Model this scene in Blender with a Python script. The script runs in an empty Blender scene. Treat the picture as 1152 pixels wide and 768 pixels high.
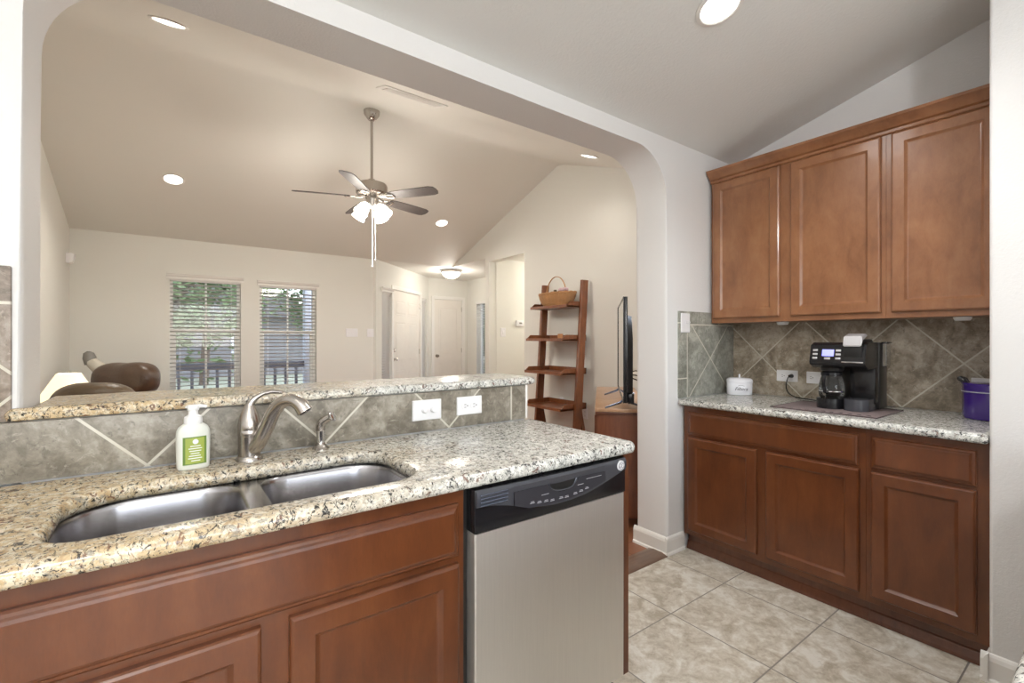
import bpy, bmesh, math, random
from mathutils import Vector, Matrix, noise
PI = math.pi
C = bpy.context.scene.collection
scn = bpy.context.scene

# ------------------------------------------------------------------ camera, world, lights, exposure
TH = 0.93837
cam_d = bpy.data.cameras.new('camera'); cam = bpy.data.objects.new('camera', cam_d); C.objects.link(cam)
cam.location = (0, 0, 1.27); cam.rotation_euler = (PI/2, 0, TH - PI/2)
cam_d.sensor_width = 36; cam_d.lens = 525.17/1152*36; cam_d.shift_y = -2.6/1152; cam_d.clip_start = 0.02
scn.camera = cam
scn.view_settings.view_transform = 'Standard'; scn.view_settings.look = 'None'
scn.view_settings.gamma = 1; scn.view_settings.use_curve_mapping = False
scn.view_settings.exposure = 0.22
scn.cycles.max_bounces = 10; scn.cycles.diffuse_bounces = 6; scn.cycles.glossy_bounces = 5
scn.cycles.transparent_max_bounces = 16; scn.cycles.transmission_bounces = 8
scn.cycles.caustics_reflective = False; scn.cycles.caustics_refractive = False
scn.cycles.sample_clamp_indirect = 6

w = bpy.data.worlds.new('world'); scn.world = w; w.use_nodes = True
nt = w.node_tree; nt.nodes.clear()
sky = nt.nodes.new('ShaderNodeTexSky'); sky.sky_type = 'NISHITA'; sky.sun_disc = False
sky.sun_elevation = math.radians(48); sky.sun_rotation = math.radians(150)
bg = nt.nodes.new('ShaderNodeBackground'); bg.inputs[1].default_value = 1.0
ow = nt.nodes.new('ShaderNodeOutputWorld')
hs = nt.nodes.new('ShaderNodeHueSaturation'); hs.inputs['Saturation'].default_value = 0.45
nt.links.new(sky.outputs[0], hs.inputs['Color']); nt.links.new(hs.outputs[0], bg.inputs[0]); nt.links.new(bg.outputs[0], ow.inputs[0])

KIT = (1.0, 0.975, 0.955); LIV = (1.0, 0.935, 0.84)
def area(name, loc, rot, sx, sy, power, col):
    d = bpy.data.lights.new(name, 'AREA'); d.shape = 'RECTANGLE'; d.size = sx; d.size_y = sy; d.energy = power; d.color = col
    o = bpy.data.objects.new(name, d); C.objects.link(o); o.location = loc; o.rotation_euler = rot
    return o
# added soft fill from behind the camera, shaped like daylight through an invented window
area('rear_fill_light', (0.4, -3.37, 1.5), (PI/2, 0, 0), 2.5, 1.65, 14, (0.93, 0.97, 1.0))
# ------------------------------------------------------------------ mesh helpers
class MB:
    def __init__(self, T=None):
        self.bm = bmesh.new(); self.T = T if T is not None else Matrix.Identity(4)
    def v(self, p): return self.bm.verts.new(self.T @ Vector(p))
    def face(self, vs):
        try: return self.bm.faces.new(vs)
        except ValueError: return None
    def box(self, a, b, bev=0.0, seg=2):
        x0,y0,z0 = a; x1,y1,z1 = b
        vs = [self.v(p) for p in ((x0,y0,z0),(x1,y0,z0),(x1,y1,z0),(x0,y1,z0),(x0,y0,z1),(x1,y0,z1),(x1,y1,z1),(x0,y1,z1))]
        fs = [self.face([vs[i] for i in q]) for q in ((0,3,2,1),(4,5,6,7),(0,1,5,4),(1,2,6,5),(2,3,7,6),(3,0,4,7))]
        if bev > 0:
            es = list({e for f in fs for e in f.edges})
            bmesh.ops.bevel(self.bm, geom=es, offset=bev, segments=seg, affect='EDGES', profile=0.5)
        return self
    def rings(self, rings, cap0=True, cap1=True, closed=True):
        """rings: list of lists of points (same count) bridged in order"""
        R = [[self.v(p) for p in r] for r in rings]
        n = len(R[0])
        for a, b in zip(R, R[1:]):
            for i in range(n if closed else n-1):
                j = (i+1) % n
                self.face([a[i], a[j], b[j], b[i]])
        if cap0: self.face(list(reversed(R[0])))
        if cap1: self.face(R[-1])
        return self
    def lathe(self, c, prof, seg=24, cap0=True, cap1=True, sx=1, sy=1):
        """prof: (radius, z) from the bottom up, about the vertical through c"""
        rs = [[(c[0]+r*sx*math.cos(2*PI*i/seg), c[1]+r*sy*math.sin(2*PI*i/seg), c[2]+z) for i in range(seg)] for r, z in prof]
        return self.rings(rs, cap0, cap1)
    def tube(self, pts, rad, seg=10, caps=True, flat=1.0):
        pts = [Vector(p) for p in pts]; n = len(pts)
        rad = rad if isinstance(rad, (list, tuple)) else [rad]*n
        tan = [(pts[min(i+1,n-1)]-pts[max(i-1,0)]).normalized() for i in range(n)]
        up = Vector((0,0,1)) if abs(tan[0].z) < .9 else Vector((1,0,0))
        nr = (up - tan[0]*up.dot(tan[0])).normalized(); rs = []
        for i in range(n):
            nr = (nr - tan[i]*nr.dot(tan[i])).normalized(); bn = tan[i].cross(nr)
            rs.append([tuple(pts[i] + (nr*math.cos(2*PI*k/seg) + bn*math.sin(2*PI*k/seg)*flat)*rad[i]) for k in range(seg)])
        return self.rings(rs, caps, caps)
    def cyl(self, p0, p1, r, seg=20, r1=None):
        return self.tube([p0, p1], [r, r if r1 is None else r1], seg)
    def prism(self, poly, y0, y1, axis='y', bev=0.0, seg=2):
        """poly: 2-D outline extruded along axis"""
        def P(u, v, t):
            return {'y': (u, t, v), 'x': (t, u, v), 'z': (u, v, t)}[axis]
        a = [self.v(P(u, v, y0)) for u, v in poly]; b = [self.v(P(u, v, y1)) for u, v in poly]
        fs = [self.face(a), self.face(list(reversed(b)))]
        n = len(poly)
        for i in range(n):
            j = (i+1) % n; fs.append(self.face([a[j], a[i], b[i], b[j]]))
        if bev > 0:
            es = list({e for f in fs[:2] for e in f.edges})
            bmesh.ops.bevel(self.bm, geom=es, offset=bev, segments=seg, affect='EDGES', profile=0.5)
        return self
    def build(self, name, mat, parent=None, smooth=True, angle=35):
        bm = self.bm
        bmesh.ops.remove_doubles(bm, verts=bm.verts, dist=1e-6)
        bmesh.ops.recalc_face_normals(bm, faces=bm.faces)
        if parent is not None: off = Vector(world_loc(parent))
        else:
            xs = [v.co for v in bm.verts]
            lo = Vector([min(c[i] for c in xs) for i in range(3)]); hi = Vector([max(c[i] for c in xs) for i in range(3)])
            off = Vector(((lo.x+hi.x)/2, (lo.y+hi.y)/2, lo.z))
        for v in bm.verts: v.co -= off
        if smooth:
            ca = math.radians(angle)
            for f in bm.faces: f.smooth = True
            for e in bm.edges:
                if len(e.link_faces) == 2 and e.calc_face_angle(0) > ca: e.smooth = False
        me = bpy.data.meshes.new(name); bm.to_mesh(me); bm.free()
        o = bpy.data.objects.new(name, me); C.objects.link(o)
        mats = mat if isinstance(mat, (list, tuple)) else [mat]
        for m in mats: me.materials.append(m)
        if parent is not None: o.parent = parent
        else: o.location = off
        return o
def world_loc(o):
    l = Vector(o.location)
    while o.parent is not None:
        o = o.parent; l += Vector(o.location)
    return l
def tag(o, label, cat, group=None, kind=None):
    o['label'] = label; o['category'] = cat
    if group: o['group'] = group
    if kind: o['kind'] = kind
    return o
def thing(name, loc, label, cat, group=None):
    o = bpy.data.objects.new(name, None); C.objects.link(o); o.location = loc; o.empty_display_size = .1
    return tag(o, label, cat, group)
def struct(o, label=None, cat='room'):
    o['kind'] = 'structure'
    if label: o['label'] = label
    o['category'] = cat
    return o
def copy_tree(o, parent=None):
    c = o.copy(); C.objects.link(c); c.parent = parent
    for ch in list(o.children): copy_tree(ch, c)
    return c
def text_mesh(name, body, size, T, mat, parent, depth=0.0004, shear=0.0, space=1.0):
    cu = bpy.data.curves.new('t', 'FONT'); cu.body = body; cu.size = size; cu.extrude = depth
    cu.align_x = 'CENTER'; cu.align_y = 'CENTER'; cu.shear = shear; cu.space_character = space
    ob = bpy.data.objects.new('t', cu); C.objects.link(ob)
    me = bpy.data.meshes.new_from_object(ob.evaluated_get(bpy.context.evaluated_depsgraph_get()))
    bpy.data.objects.remove(ob)
    off = world_loc(parent)
    for v in me.vertices: v.co = (T @ v.co) - off
    o = bpy.data.objects.new(name, me); C.objects.link(o); o.parent = parent
    me.materials.clear(); me.materials.append(mat)
    return o
def frame(o, u, w_, origin=(0,0,0)):
    """local (u right, v up, w outward) -> world"""
    U = Vector(u); W = Vector(w_); V = Vector((0,0,1)); M = Matrix.Identity(4)
    for i in range(3): M[i][0] = U[i]; M[i][1] = V[i]; M[i][2] = W[i]; M[i][3] = origin[i]
    return M
def rrect(x0, y0, x1, y1, r, n=8):
    """ccw rounded rectangle; r is one radius or four (bl, br, tr, tl)"""
    r = r if isinstance(r, (list, tuple)) else [r]*4
    out = []
    for (cx, cy, rr, a0) in ((x0+r[0], y0+r[0], r[0], PI), (x1-r[1], y0+r[1], r[1], 1.5*PI), (x1-r[2], y1-r[2], r[2], 0), (x0+r[3], y1-r[3], r[3], .5*PI)):
        for k in range(n+1):
            a = a0 + .5*PI*k/n; out.append((cx+rr*math.cos(a), cy+rr*math.sin(a)))
    return out
def inset(poly, d):
    """offset a ccw outline inwards by d"""
    n = len(poly); out = []
    for i in range(n):
        p0 = Vector(poly[i-1]); p1 = Vector(poly[i]); p2 = Vector(poly[(i+1) % n])
        a = (p1-p0).normalized(); b = (p2-p1).normalized()
        na = Vector((-a.y, a.x)); nb = Vector((-b.y, b.x)); m = na+nb
        if m.length < 1e-6: m = na
        m.normalize(); k = d/max(.35, m.dot(na)); out.append((p1.x+m.x*k, p1.y+m.y*k))
    return out
def slab(mb, outer, holes, prof):
    """slab with rounded edges. prof: (inset, z) from bottom to top; holes are ccw outlines too"""
    bm = mb.bm; tops = []; bots = []
    for poly, s in [(outer, 1)] + [(h, -1) for h in holes]:
        R = []
        for d, z in prof: R.append([mb.v((x, y, z)) for x, y in inset(poly, d*s)])
        n = len(poly)
        for a, b in zip(R, R[1:]):
            for i in range(n):
                j = (i+1) % n; mb.face([a[i], a[j], b[j], b[i]])
        bots.append(R[0]); tops.append(R[-1])
    for loops in (bots, tops):
        es = []
        for L in loops:
            for i in range(len(L)):
                e = bm.edges.get((L[i], L[(i+1) % len(L)]))
                if e: es.append(e)
        bmesh.ops.triangle_fill(bm, edges=es, use_beauty=True, use_dissolve=False)
    return mb
def ringpanel(mb, u0, v0, u1, v1, prof):
    """front with concentric rectangular steps. prof: (inset, w)"""
    rs = [[(u0+d, v0+d, w_), (u1-d, v0+d, w_), (u1-d, v1-d, w_), (u0+d, v1-d, w_)] for d, w_ in prof]
    return mb.rings(rs, True, True)

# ------------------------------------------------------------------ materials
def mat(name):
    m = bpy.data.materials.new(name); m.use_nodes = True; n = m.node_tree
    return m, n, n.nodes['Principled BSDF'], n.links
def nd(n, t, **k):
    x = n.nodes.new(t)
    for a, b in k.items(): setattr(x, a, b)
    return x
def mathn(n, op, a, b=None, c=None):
    x = n.nodes.new('ShaderNodeMath'); x.operation = op
    for i, q in enumerate((a, b, c)):
        if q is None: continue
        if isinstance(q, (int, float)): x.inputs[i].default_value = q
        else: n.links.new(q, x.inputs[i])
    return x.outputs[0]
def mixc(n, f, a, b, mode='MIX'):
    x = n.nodes.new('ShaderNodeMix'); x.data_type = 'RGBA'; x.blend_type = mode
    for s, q in ((x.inputs[0], f), (x.inputs[6], a), (x.inputs[7], b)):
        if isinstance(q, (int, float)): s.default_value = q
        elif isinstance(q, tuple): s.default_value = (*q[:3], 1)
        else: n.links.new(q, s)
    return x.outputs[2]
def pos(n): return nd(n, 'ShaderNodeNewGeometry').outputs['Position']
def mapped(n, vec, sc):
    m = nd(n, 'ShaderNodeMapping'); m.inputs['Scale'].default_value = sc; n.links.new(vec, m.inputs['Vector']); return m.outputs[0]
def noise_t(n, vec, scale, detail=4, rough=.55, dist=0.0):
    t = nd(n, 'ShaderNodeTexNoise'); t.inputs['Scale'].default_value = scale; t.inputs['Detail'].default_value = detail
    t.inputs['Roughness'].default_value = rough; t.inputs['Distortion'].default_value = dist; n.links.new(vec, t.inputs['Vector']); return t.outputs['Fac']
def ramp(n, fac, stops):
    r = nd(n, 'ShaderNodeValToRGB'); e = r.color_ramp.elements
    while len(e) < len(stops): e.new(.5)
    for i, (p, c) in enumerate(stops): e[i].position = p; e[i].color = (*c, 1) if len(c) == 3 else c
    n.links.new(fac, r.inputs[0]); return r.outputs[0]
def bump(n, b, h, s, d=.01):
    x = nd(n, 'ShaderNodeBump'); x.inputs['Strength'].default_value = s; x.inputs['Distance'].default_value = d
    n.links.new(h, x.inputs['Height']); n.links.new(x.outputs[0], b.inputs['Normal'])
def plain(name, col, rough=.5, metal=0.0, coat=0.0, bumps=None, var=0.04):
    m, n, b, l = mat(name); p = pos(n)
    f = noise_t(n, p, 9, 3)
    c0 = tuple(x*(1-var) for x in col); c1 = tuple(min(1, x*(1+var)) for x in col)
    l.new(mixc(n, f, c0, c1), b.inputs['Base Color'])
    b.inputs['Roughness'].default_value = rough; b.inputs['Metallic'].default_value = metal; b.inputs['Coat Weight'].default_value = coat
    if bumps: bump(n, b, noise_t(n, p, bumps[0], 2), bumps[1], .004)
    return m
def paint(name, col, bs=.22, sc=110):
    m, n, b, l = mat(name); p = pos(n)
    l.new(mixc(n, noise_t(n, p, 2.0, 2), tuple(x*.985 for x in col), tuple(x*1.01 for x in col)), b.inputs['Base Color'])
    b.inputs['Roughness'].default_value = .62
    h = noise_t(n, p, sc, 3, .6)
    bump(n, b, h, bs, .006)
    return m
def cab_wood(name, d, m_, li, sc=(14, 14, 1.6), rough=.34, coat=.35):
    m, n, b, l = mat(name); p = pos(n)
    g = noise_t(n, mapped(n, p, sc), 3.0, 6, .6, .5)
    fine = noise_t(n, mapped(n, p, tuple(x*9 for x in sc)), 4.0, 3, .6)
    cloud = noise_t(n, p, 3.6, 4, .6, .4)
    f = mathn(n, 'ADD', mathn(n, 'MULTIPLY', g, .45), mathn(n, 'ADD', mathn(n, 'MULTIPLY', cloud, .45), mathn(n, 'MULTIPLY', fine, .12)))
    l.new(ramp(n, f, [(.32, d), (.52, m_), (.72, li)]), b.inputs['Base Color'])
    b.inputs['Roughness'].default_value = rough; b.inputs['Coat Weight'].default_value = coat; b.inputs['Coat Roughness'].default_value = .12
    return m
def granite(name):
    m, n, b, l = mat(name); p = pos(n)
    big = noise_t(n, p, 2.3, 3, .5)
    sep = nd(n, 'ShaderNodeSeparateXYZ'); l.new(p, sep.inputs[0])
    # warm light on the left painted into the stone colour, mixed with natural variation
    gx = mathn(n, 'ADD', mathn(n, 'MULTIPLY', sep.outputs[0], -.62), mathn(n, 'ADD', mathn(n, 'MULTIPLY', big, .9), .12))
    warm_light = ramp(n, gx, [(.12, (0, 0, 0)), (.6, (1, 1, 1))])
    cr = noise_t(n, p, 30, 4, .7, .6)
    base = mixc(n, warm_light, (.42, .43, .39), (.45, .31, .16)); mid = mixc(n, warm_light, (.60, .60, .56), (.60, .47, .29)); light = mixc(n, warm_light, (.76, .76, .72), (.73, .65, .49))
    c = mixc(n, ramp(n, cr, [(.36, (0, 0, 0)), (.48, (1, 1, 1))]), base, mid)
    c = mixc(n, ramp(n, noise_t(n, mapped(n, p, (1, 1, 1)), 46, 4, .7, .3), [(.47, (0, 0, 0)), (.56, (1, 1, 1))]), c, light)
    v = nd(n, 'ShaderNodeTexVoronoi'); v.inputs['Scale'].default_value = 150; l.new(p, v.inputs['Vector'])
    c = mixc(n, mathn(n, 'MULTIPLY', ramp(n, v.outputs['Color'], [(.55, (0, 0, 0)), (.75, (1, 1, 1))]), .45), c, mixc(n, warm_light, (.40, .41, .38), (.46, .32, .17)))
    patch = ramp(n, noise_t(n, p, 7, 3, .6), [(.38, (0, 0, 0)), (.62, (1, 1, 1))])
    gr = ramp(n, noise_t(n, mapped(n, p, (1, 1.9, 1.3)), 44, 5, .78, 1.0), [(.54, (0, 0, 0)), (.585, (1, 1, 1))])
    c = mixc(n, mathn(n, 'MULTIPLY', mathn(n, 'MULTIPLY', gr, .7), mathn(n, 'ADD', mathn(n, 'MULTIPLY', patch, .6), .4)), c, (.17, .18, .175))
    rust = ramp(n, noise_t(n, mapped(n, p, (1.2, 1, 1)), 38, 4, .62, 1.2), [(.61, (0, 0, 0)), (.645, (1, 1, 1))])
    c = mixc(n, mathn(n, 'MULTIPLY', rust, .8), c, (.13, .045, .025))
    dk = ramp(n, noise_t(n, mapped(n, p, (1.3, .8, 1)), 60, 5, .78, 1.3), [(.548, (0, 0, 0)), (.572, (1, 1, 1))])
    c = mixc(n, mathn(n, 'MULTIPLY', dk, .95), c, (.018, .018, .02))
    l.new(c, b.inputs['Base Color'])
    b.inputs['Roughness'].default_value = .21
    return m
def tile_lines(n, u, per, off, wd):
    """mask of grout lines at u = off + k*per"""
    s = mathn(n, 'DIVIDE', mathn(n, 'SUBTRACT', u, off), per)
    fr = mathn(n, 'ABSOLUTE', mathn(n, 'SUBTRACT', s, mathn(n, 'ROUND', s)))
    return mathn(n, 'LESS_THAN', fr, wd/2/per), mathn(n, 'FLOOR', s)
def stone(n, p, cols, sc=7.0):
    a = noise_t(n, p, sc, 6, .62, .9); c = noise_t(n, p, sc*4.5, 5, .7, .4)
    f = mathn(n, 'ADD', mathn(n, 'MULTIPLY', a, .65), mathn(n, 'MULTIPLY', c, .35))
    return ramp(n, f, [(.40, cols[0]), (.5, cols[1]), (.60, cols[2])])
def splash(name, axis, a0, z0, edge=None, cols=((.19,.19,.16),(.30,.30,.262),(.43,.425,.375)), zt=None, inside_low=True):
    """backsplash tile laid on the diamond; axis = horizontal coordinate; (a0, z0) = a lattice point; edge = vertical joint"""
    m, n, b, l = mat(name); p = pos(n); s = nd(n, 'ShaderNodeSeparateXYZ'); l.new(p, s.inputs[0])
    A = s.outputs[axis]; Z = s.outputs[2]; per = .476; g = .0075
    m1, i1 = tile_lines(n, mathn(n, 'ADD', A, Z), per, a0+z0, g*1.3)
    m2, i2 = tile_lines(n, mathn(n, 'SUBTRACT', A, Z), per, a0-z0, g*1.3)
    line = mathn(n, 'MAXIMUM', m1, m2)
    idx = mathn(n, 'ADD', mathn(n, 'MULTIPLY', i1, 3.7), mathn(n, 'MULTIPLY', i2, 9.1))
    if zt is not None:      # a straight top course
        up = mathn(n, 'GREATER_THAN', Z, zt)
        mv, iv = tile_lines(n, A, .337, a0, g)
        ml = mathn(n, 'LESS_THAN', mathn(n, 'ABSOLUTE', mathn(n, 'SUBTRACT', Z, zt)), g/2)
        line = mathn(n, 'MAXIMUM', mathn(n, 'ADD', mathn(n, 'MULTIPLY', line, mathn(n, 'SUBTRACT', 1, up)), mathn(n, 'MULTIPLY', mv, up)), ml)
        idx = mathn(n, 'ADD', idx, mathn(n, 'MULTIPLY', up, 31.7))
    if edge is not None:
        x, side = edge       # side = +1: the straight course lies beyond x, -1: before it
        out = mathn(n, 'GREATER_THAN', mathn(n, 'MULTIPLY', mathn(n, 'SUBTRACT', A, x), side), 0)
        mz, iz = tile_lines(n, Z, .337, 1.032, g)
        ml = mathn(n, 'LESS_THAN', mathn(n, 'ABSOLUTE', mathn(n, 'SUBTRACT', A, x)), g/2)
        line = mathn(n, 'MAXIMUM', mathn(n, 'ADD', mathn(n, 'MULTIPLY', line, mathn(n, 'SUBTRACT', 1, out)), mathn(n, 'MULTIPLY', mz if side < 0 else 0.0, out)), ml)
        idx = mathn(n, 'ADD', idx, mathn(n, 'MULTIPLY', out, 17.3))
    wn = nd(n, 'ShaderNodeTexWhiteNoise', noise_dimensions='1D'); l.new(idx, wn.inputs['W'])
    sh = nd(n, 'ShaderNodeVectorMath', operation='SCALE'); l.new(wn.outputs['Color'], sh.inputs[0]); sh.inputs['Scale'].default_value = 4
    ad = nd(n, 'ShaderNodeVectorMath', operation='ADD'); l.new(p, ad.inputs[0]); l.new(sh.outputs[0], ad.inputs[1])
    c = stone(n, ad.outputs[0], cols)
    pit = ramp(n, noise_t(n, ad.outputs[0], 32, 5, .72, 1.3), [(.57, (0,0,0)), (.66, (1,1,1))])
    c = mixc(n, mathn(n, 'MULTIPLY', pit, .55), c, tuple(q*.45 for q in cols[0]))
    lt = ramp(n, noise_t(n, ad.outputs[0], 19, 5, .7, 1.8), [(.58, (0,0,0)), (.68, (1,1,1))])
    c = mixc(n, mathn(n, 'MULTIPLY', lt, .5), c, tuple(min(1, q*1.35) for q in cols[2]))
    c = mixc(n, .35, c, mixc(n, wn.outputs['Value'], (.75, .75, .75), (1, 1, 1)), 'MULTIPLY')
    l.new(mixc(n, line, c, (.60, .575, .50)), b.inputs['Base Color'])
    b.inputs['Roughness'].default_value = .45
    bump(n, b, mathn(n, 'SUBTRACT', noise_t(n, p, 30, 4), mathn(n, 'MULTIPLY', line, .8)), .25, .004)
    return m
def floor_tile(name):
    m, n, b, l = mat(name); p = pos(n); s = nd(n, 'ShaderNodeSeparateXYZ'); l.new(p, s.inputs[0])
    m1, i1 = tile_lines(n, s.outputs[0], .457, 1.872, .006); m2, i2 = tile_lines(n, s.outputs[1], .445, .863, .006)
    line = mathn(n, 'MAXIMUM', m1, m2)
    wn = nd(n, 'ShaderNodeTexWhiteNoise', noise_dimensions='1D'); l.new(mathn(n, 'ADD', mathn(n, 'MULTIPLY', i1, 3.7), mathn(n, 'MULTIPLY', i2, 9.1)), wn.inputs['W'])
    sh = nd(n, 'ShaderNodeVectorMath', operation='SCALE'); l.new(wn.outputs['Color'], sh.inputs[0]); sh.inputs['Scale'].default_value = 5
    ad = nd(n, 'ShaderNodeVectorMath', operation='ADD'); l.new(p, ad.inputs[0]); l.new(sh.outputs[0], ad.inputs[1])
    c = stone(n, ad.outputs[0], ((.38,.335,.265), (.54,.50,.425), (.68,.665,.61)), 8.5)
    vein = ramp(n, noise_t(n, ad.outputs[0], 26, 5, .7, 1.5), [(.62, (0,0,0)), (.72, (1,1,1))])
    c = mixc(n, mathn(n, 'MULTIPLY', vein, .45), c, (.24, .21, .16))
    l.new(mixc(n, line, c, (.23, .21, .19)), b.inputs['Base Color'])
    b.inputs['Roughness'].default_value = .38
    bump(n, b, mathn(n, 'SUBTRACT', noise_t(n, p, 14, 4), mathn(n, 'MULTIPLY', line, 1.0)), .2, .004)
    return m
def wood_floor(name):
    m, n, b, l = mat(name); p = pos(n)
    br = nd(n, 'ShaderNodeTexBrick'); br.inputs['Scale'].default_value = 1; br.inputs['Brick Width'].default_value = 1.1; br.inputs['Row Height'].default_value = .12
    br.inputs['Mortar Size'].default_value = .003; br.inputs['Color1'].default_value = (.17,.06,.03,1); br.inputs['Color2'].default_value = (.30,.12,.06,1); br.inputs['Mortar'].default_value = (.05,.02,.01,1)
    l.new(p, br.inputs['Vector'])
    g = noise_t(n, mapped(n, p, (2, 30, 2)), 3, 5, .6, .6)
    l.new(mixc(n, mathn(n, 'MULTIPLY', g, .6), br.outputs['Color'], (.36, .16, .08)), b.inputs['Base Color'])
    b.inputs['Roughness'].default_value = .3
    return m
def steel(name, col=(.56,.55,.53), rough=.3, sc=(90, 90, 1.5), aniso=0.0, bs=.04, rv=.14):
    m, n, b, l = mat(name); p = pos(n)
    f = noise_t(n, mapped(n, p, sc), 6, 3, .6)
    l.new(mixc(n, f, tuple(x*.93 for x in col), tuple(x*1.05 for x in col)), b.inputs['Base Color'])
    b.inputs['Metallic'].default_value = 1
    l.new(mathn(n, 'ADD', mathn(n, 'MULTIPLY', f, rv), rough-rv/2), b.inputs['Roughness'])
    b.inputs['Anisotropic'].default_value = aniso
    bump(n, b, f, bs, .002)
    return m
def emit(name, col, s):
    m, n, b, l = mat(name); b.inputs['Base Color'].default_value = (*col, 1)
    b.inputs['Emission Color'].default_value = (*col, 1); b.inputs['Emission Strength'].default_value = s
    return m
def glass_thin(name, tint=(1,1,1), refl=.9):
    m, n, b, l = mat(name); out = [x for x in n.nodes if x.type == 'OUTPUT_MATERIAL'][0]
    tr = nd(n, 'ShaderNodeBsdfTransparent'); tr.inputs[0].default_value = (*tint, 1)
    gl = nd(n, 'ShaderNodeBsdfGlossy'); gl.inputs['Roughness'].default_value = .02
    fr = nd(n, 'ShaderNodeFresnel'); fr.inputs[0].default_value = 1.45
    mx = nd(n, 'ShaderNodeMixShader'); l.new(mathn(n, 'MULTIPLY', fr.outputs[0], refl), mx.inputs[0]); l.new(tr.outputs[0], mx.inputs[1]); l.new(gl.outputs[0], mx.inputs[2])
    l.new(mx.outputs[0], out.inputs[0])
    return m

M = {}
M['kit'] = paint('kitchen_wall_paint', (.76, .765, .77))
M['kitceil'] = paint('kitchen_ceiling_paint', (.79, .80, .79), .3, 70)
M['liv'] = paint('living_wall_paint', (.735, .73, .685), .12)
M['livceil'] = paint('living_ceiling_paint', (.745, .735, .69), .12)
M['trim'] = plain('white_trim_paint', (.80, .79, .76), .35)
M['door'] = plain('white_door_paint', (.76, .73, .68), .4)
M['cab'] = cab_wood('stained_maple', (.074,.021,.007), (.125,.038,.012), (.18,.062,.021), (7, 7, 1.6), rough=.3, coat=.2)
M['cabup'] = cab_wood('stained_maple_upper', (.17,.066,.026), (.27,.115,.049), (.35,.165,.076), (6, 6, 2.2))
M['cabdark'] = cab_wood('stained_maple_toe', (.06,.02,.01), (.11,.038,.018), (.16,.06,.03))
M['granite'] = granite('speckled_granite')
M['tileF'] = floor_tile('floor_tile')
M['woodF'] = wood_floor('cherry_plank_floor')
M['splA'] = splash('splash_tile_peninsula', 0, .425, .918, (1.209, 1), cols=((.16,.14,.11),(.26,.235,.19),(.40,.37,.315)))
M['splB'] = splash('splash_tile_column', 0, 2.806-.238, .910, (2.552, -1), zt=1.36)
M['splC'] = splash('splash_tile_counter_wall', 1, .765, .914, cols=((.22,.18,.13),(.38,.32,.245),(.54,.49,.41)))
M['splD'] = splash('splash_tile_left', 0, .425, .918, cols=((.16,.13,.10),(.27,.22,.18),(.40,.35,.30)), zt=1.36)
M['steel'] = steel('brushed_steel_door', (.86,.84,.80), .52, (60, 60, 1.2), aniso=.3, bs=.01, rv=.05)
M['sink'] = steel('satin_sink_steel', (.44,.43,.44), .26, (14, 14, 1), bs=0.0, rv=.02)
M['nickel'] = steel('brushed_nickel', (.50,.465,.43), .24, (30, 30, 30), bs=.01)
M['chrome'] = plain('chrome', (.75,.75,.76), .1, 1.0)
M['black'] = plain('black_plastic', (.012,.012,.014), .2)
M['blackg'] = plain('gloss_black_plastic', (.055,.057,.068), .22)
M['dark'] = plain('dark_void_plastic', (.008,.008,.008), .5)
M['charcoal'] = plain('charcoal_plastic', (.022,.021,.02), .3)
M['white'] = plain('white_plastic', (.80,.80,.82), .35)
M['enamel'] = plain('white_enamel', (.82,.83,.88), .18)
M['ink'] = plain('black_ink', (.05,.05,.06), .6)
M['grey'] = plain('light_grey_print', (.42,.42,.45), .5)
M['silver'] = plain('silver_plastic', (.62,.62,.64), .3, .4)
M['lcd'] = emit('blue_lcd', (.30, .32, 1.0), .9)
M['glass'] = glass_thin('clear_glass', (.93,.94,.94))
M['pane'] = glass_thin('window_glass', (.95,.96,.97), .8)
M['purple'] = plain('purple_glazed_metal', (.045,.018,.19), .12, 0, .5)
M['matc'] = plain('mauve_mat', (.20,.155,.155), .85, bumps=(300, .4))
M['soap'] = plain('translucent_soap_bottle', (.72,.74,.68), .3)
M['soapcap'] = plain('white_pump', (.85,.85,.84), .3)
M['lime'] = plain('lime_label', (.33,.40,.07), .5, var=.2)
M['green'] = plain('dark_green_print', (.13,.22,.04), .5)
M['lamp'] = emit('recessed_lamp_lens', (1.0, .97, .93), 5)
M['lampw'] = emit('recessed_lamp_lens_warm', (1.0, .95, .88), 4)
M['shade'] = emit('glowing_lampshade', (1.0, .92, .70), .55)
M['bell'] = emit('frosted_bell_glass', (1.0, .96, .88), 4.0)
M['globe'] = emit('frosted_bowl_glass', (1.0, .96, .88), 3.2)
M['blade'] = cab_wood('espresso_fan_blade', (.04,.034,.032), (.065,.056,.052), (.10,.088,.082), rough=.5, coat=0)
M['ladder'] = cab_wood('walnut_ladder', (.10,.028,.008), (.20,.062,.018), (.31,.11,.036))
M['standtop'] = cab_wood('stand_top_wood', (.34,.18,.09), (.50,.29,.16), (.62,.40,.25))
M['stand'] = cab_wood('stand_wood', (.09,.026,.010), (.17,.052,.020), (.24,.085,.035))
M['wicker'] = plain('wicker', (.44,.23,.095), .6, var=.35, bumps=(160, .8))
M['leather'] = plain('brown_leather', (.085,.05,.032), .33, bumps=(60, .5), var=.25)
M['leather2'] = plain('olive_brown_leather', (.10,.065,.032), .38, bumps=(60, .5), var=.25)
M['cream'] = plain('cream_glass', (.62,.58,.50), .5)
M['greym'] = plain('grey_metal', (.23,.22,.20), .45)
M['slat'] = plain('white_blind_slat', (.74,.73,.71), .45)
M['screen'] = plain('display_glass', (.06,.06,.06), .10, 0, 1.0)
M['bluef'] = plain('bluish_foot_sheen', (.22,.26,.36), .2, .8)
M['leaf'] = plain('tree_leaf', (.12,.18,.07), .6, var=.6)
M['bark'] = plain('bark', (.08,.06,.045), .9)
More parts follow.
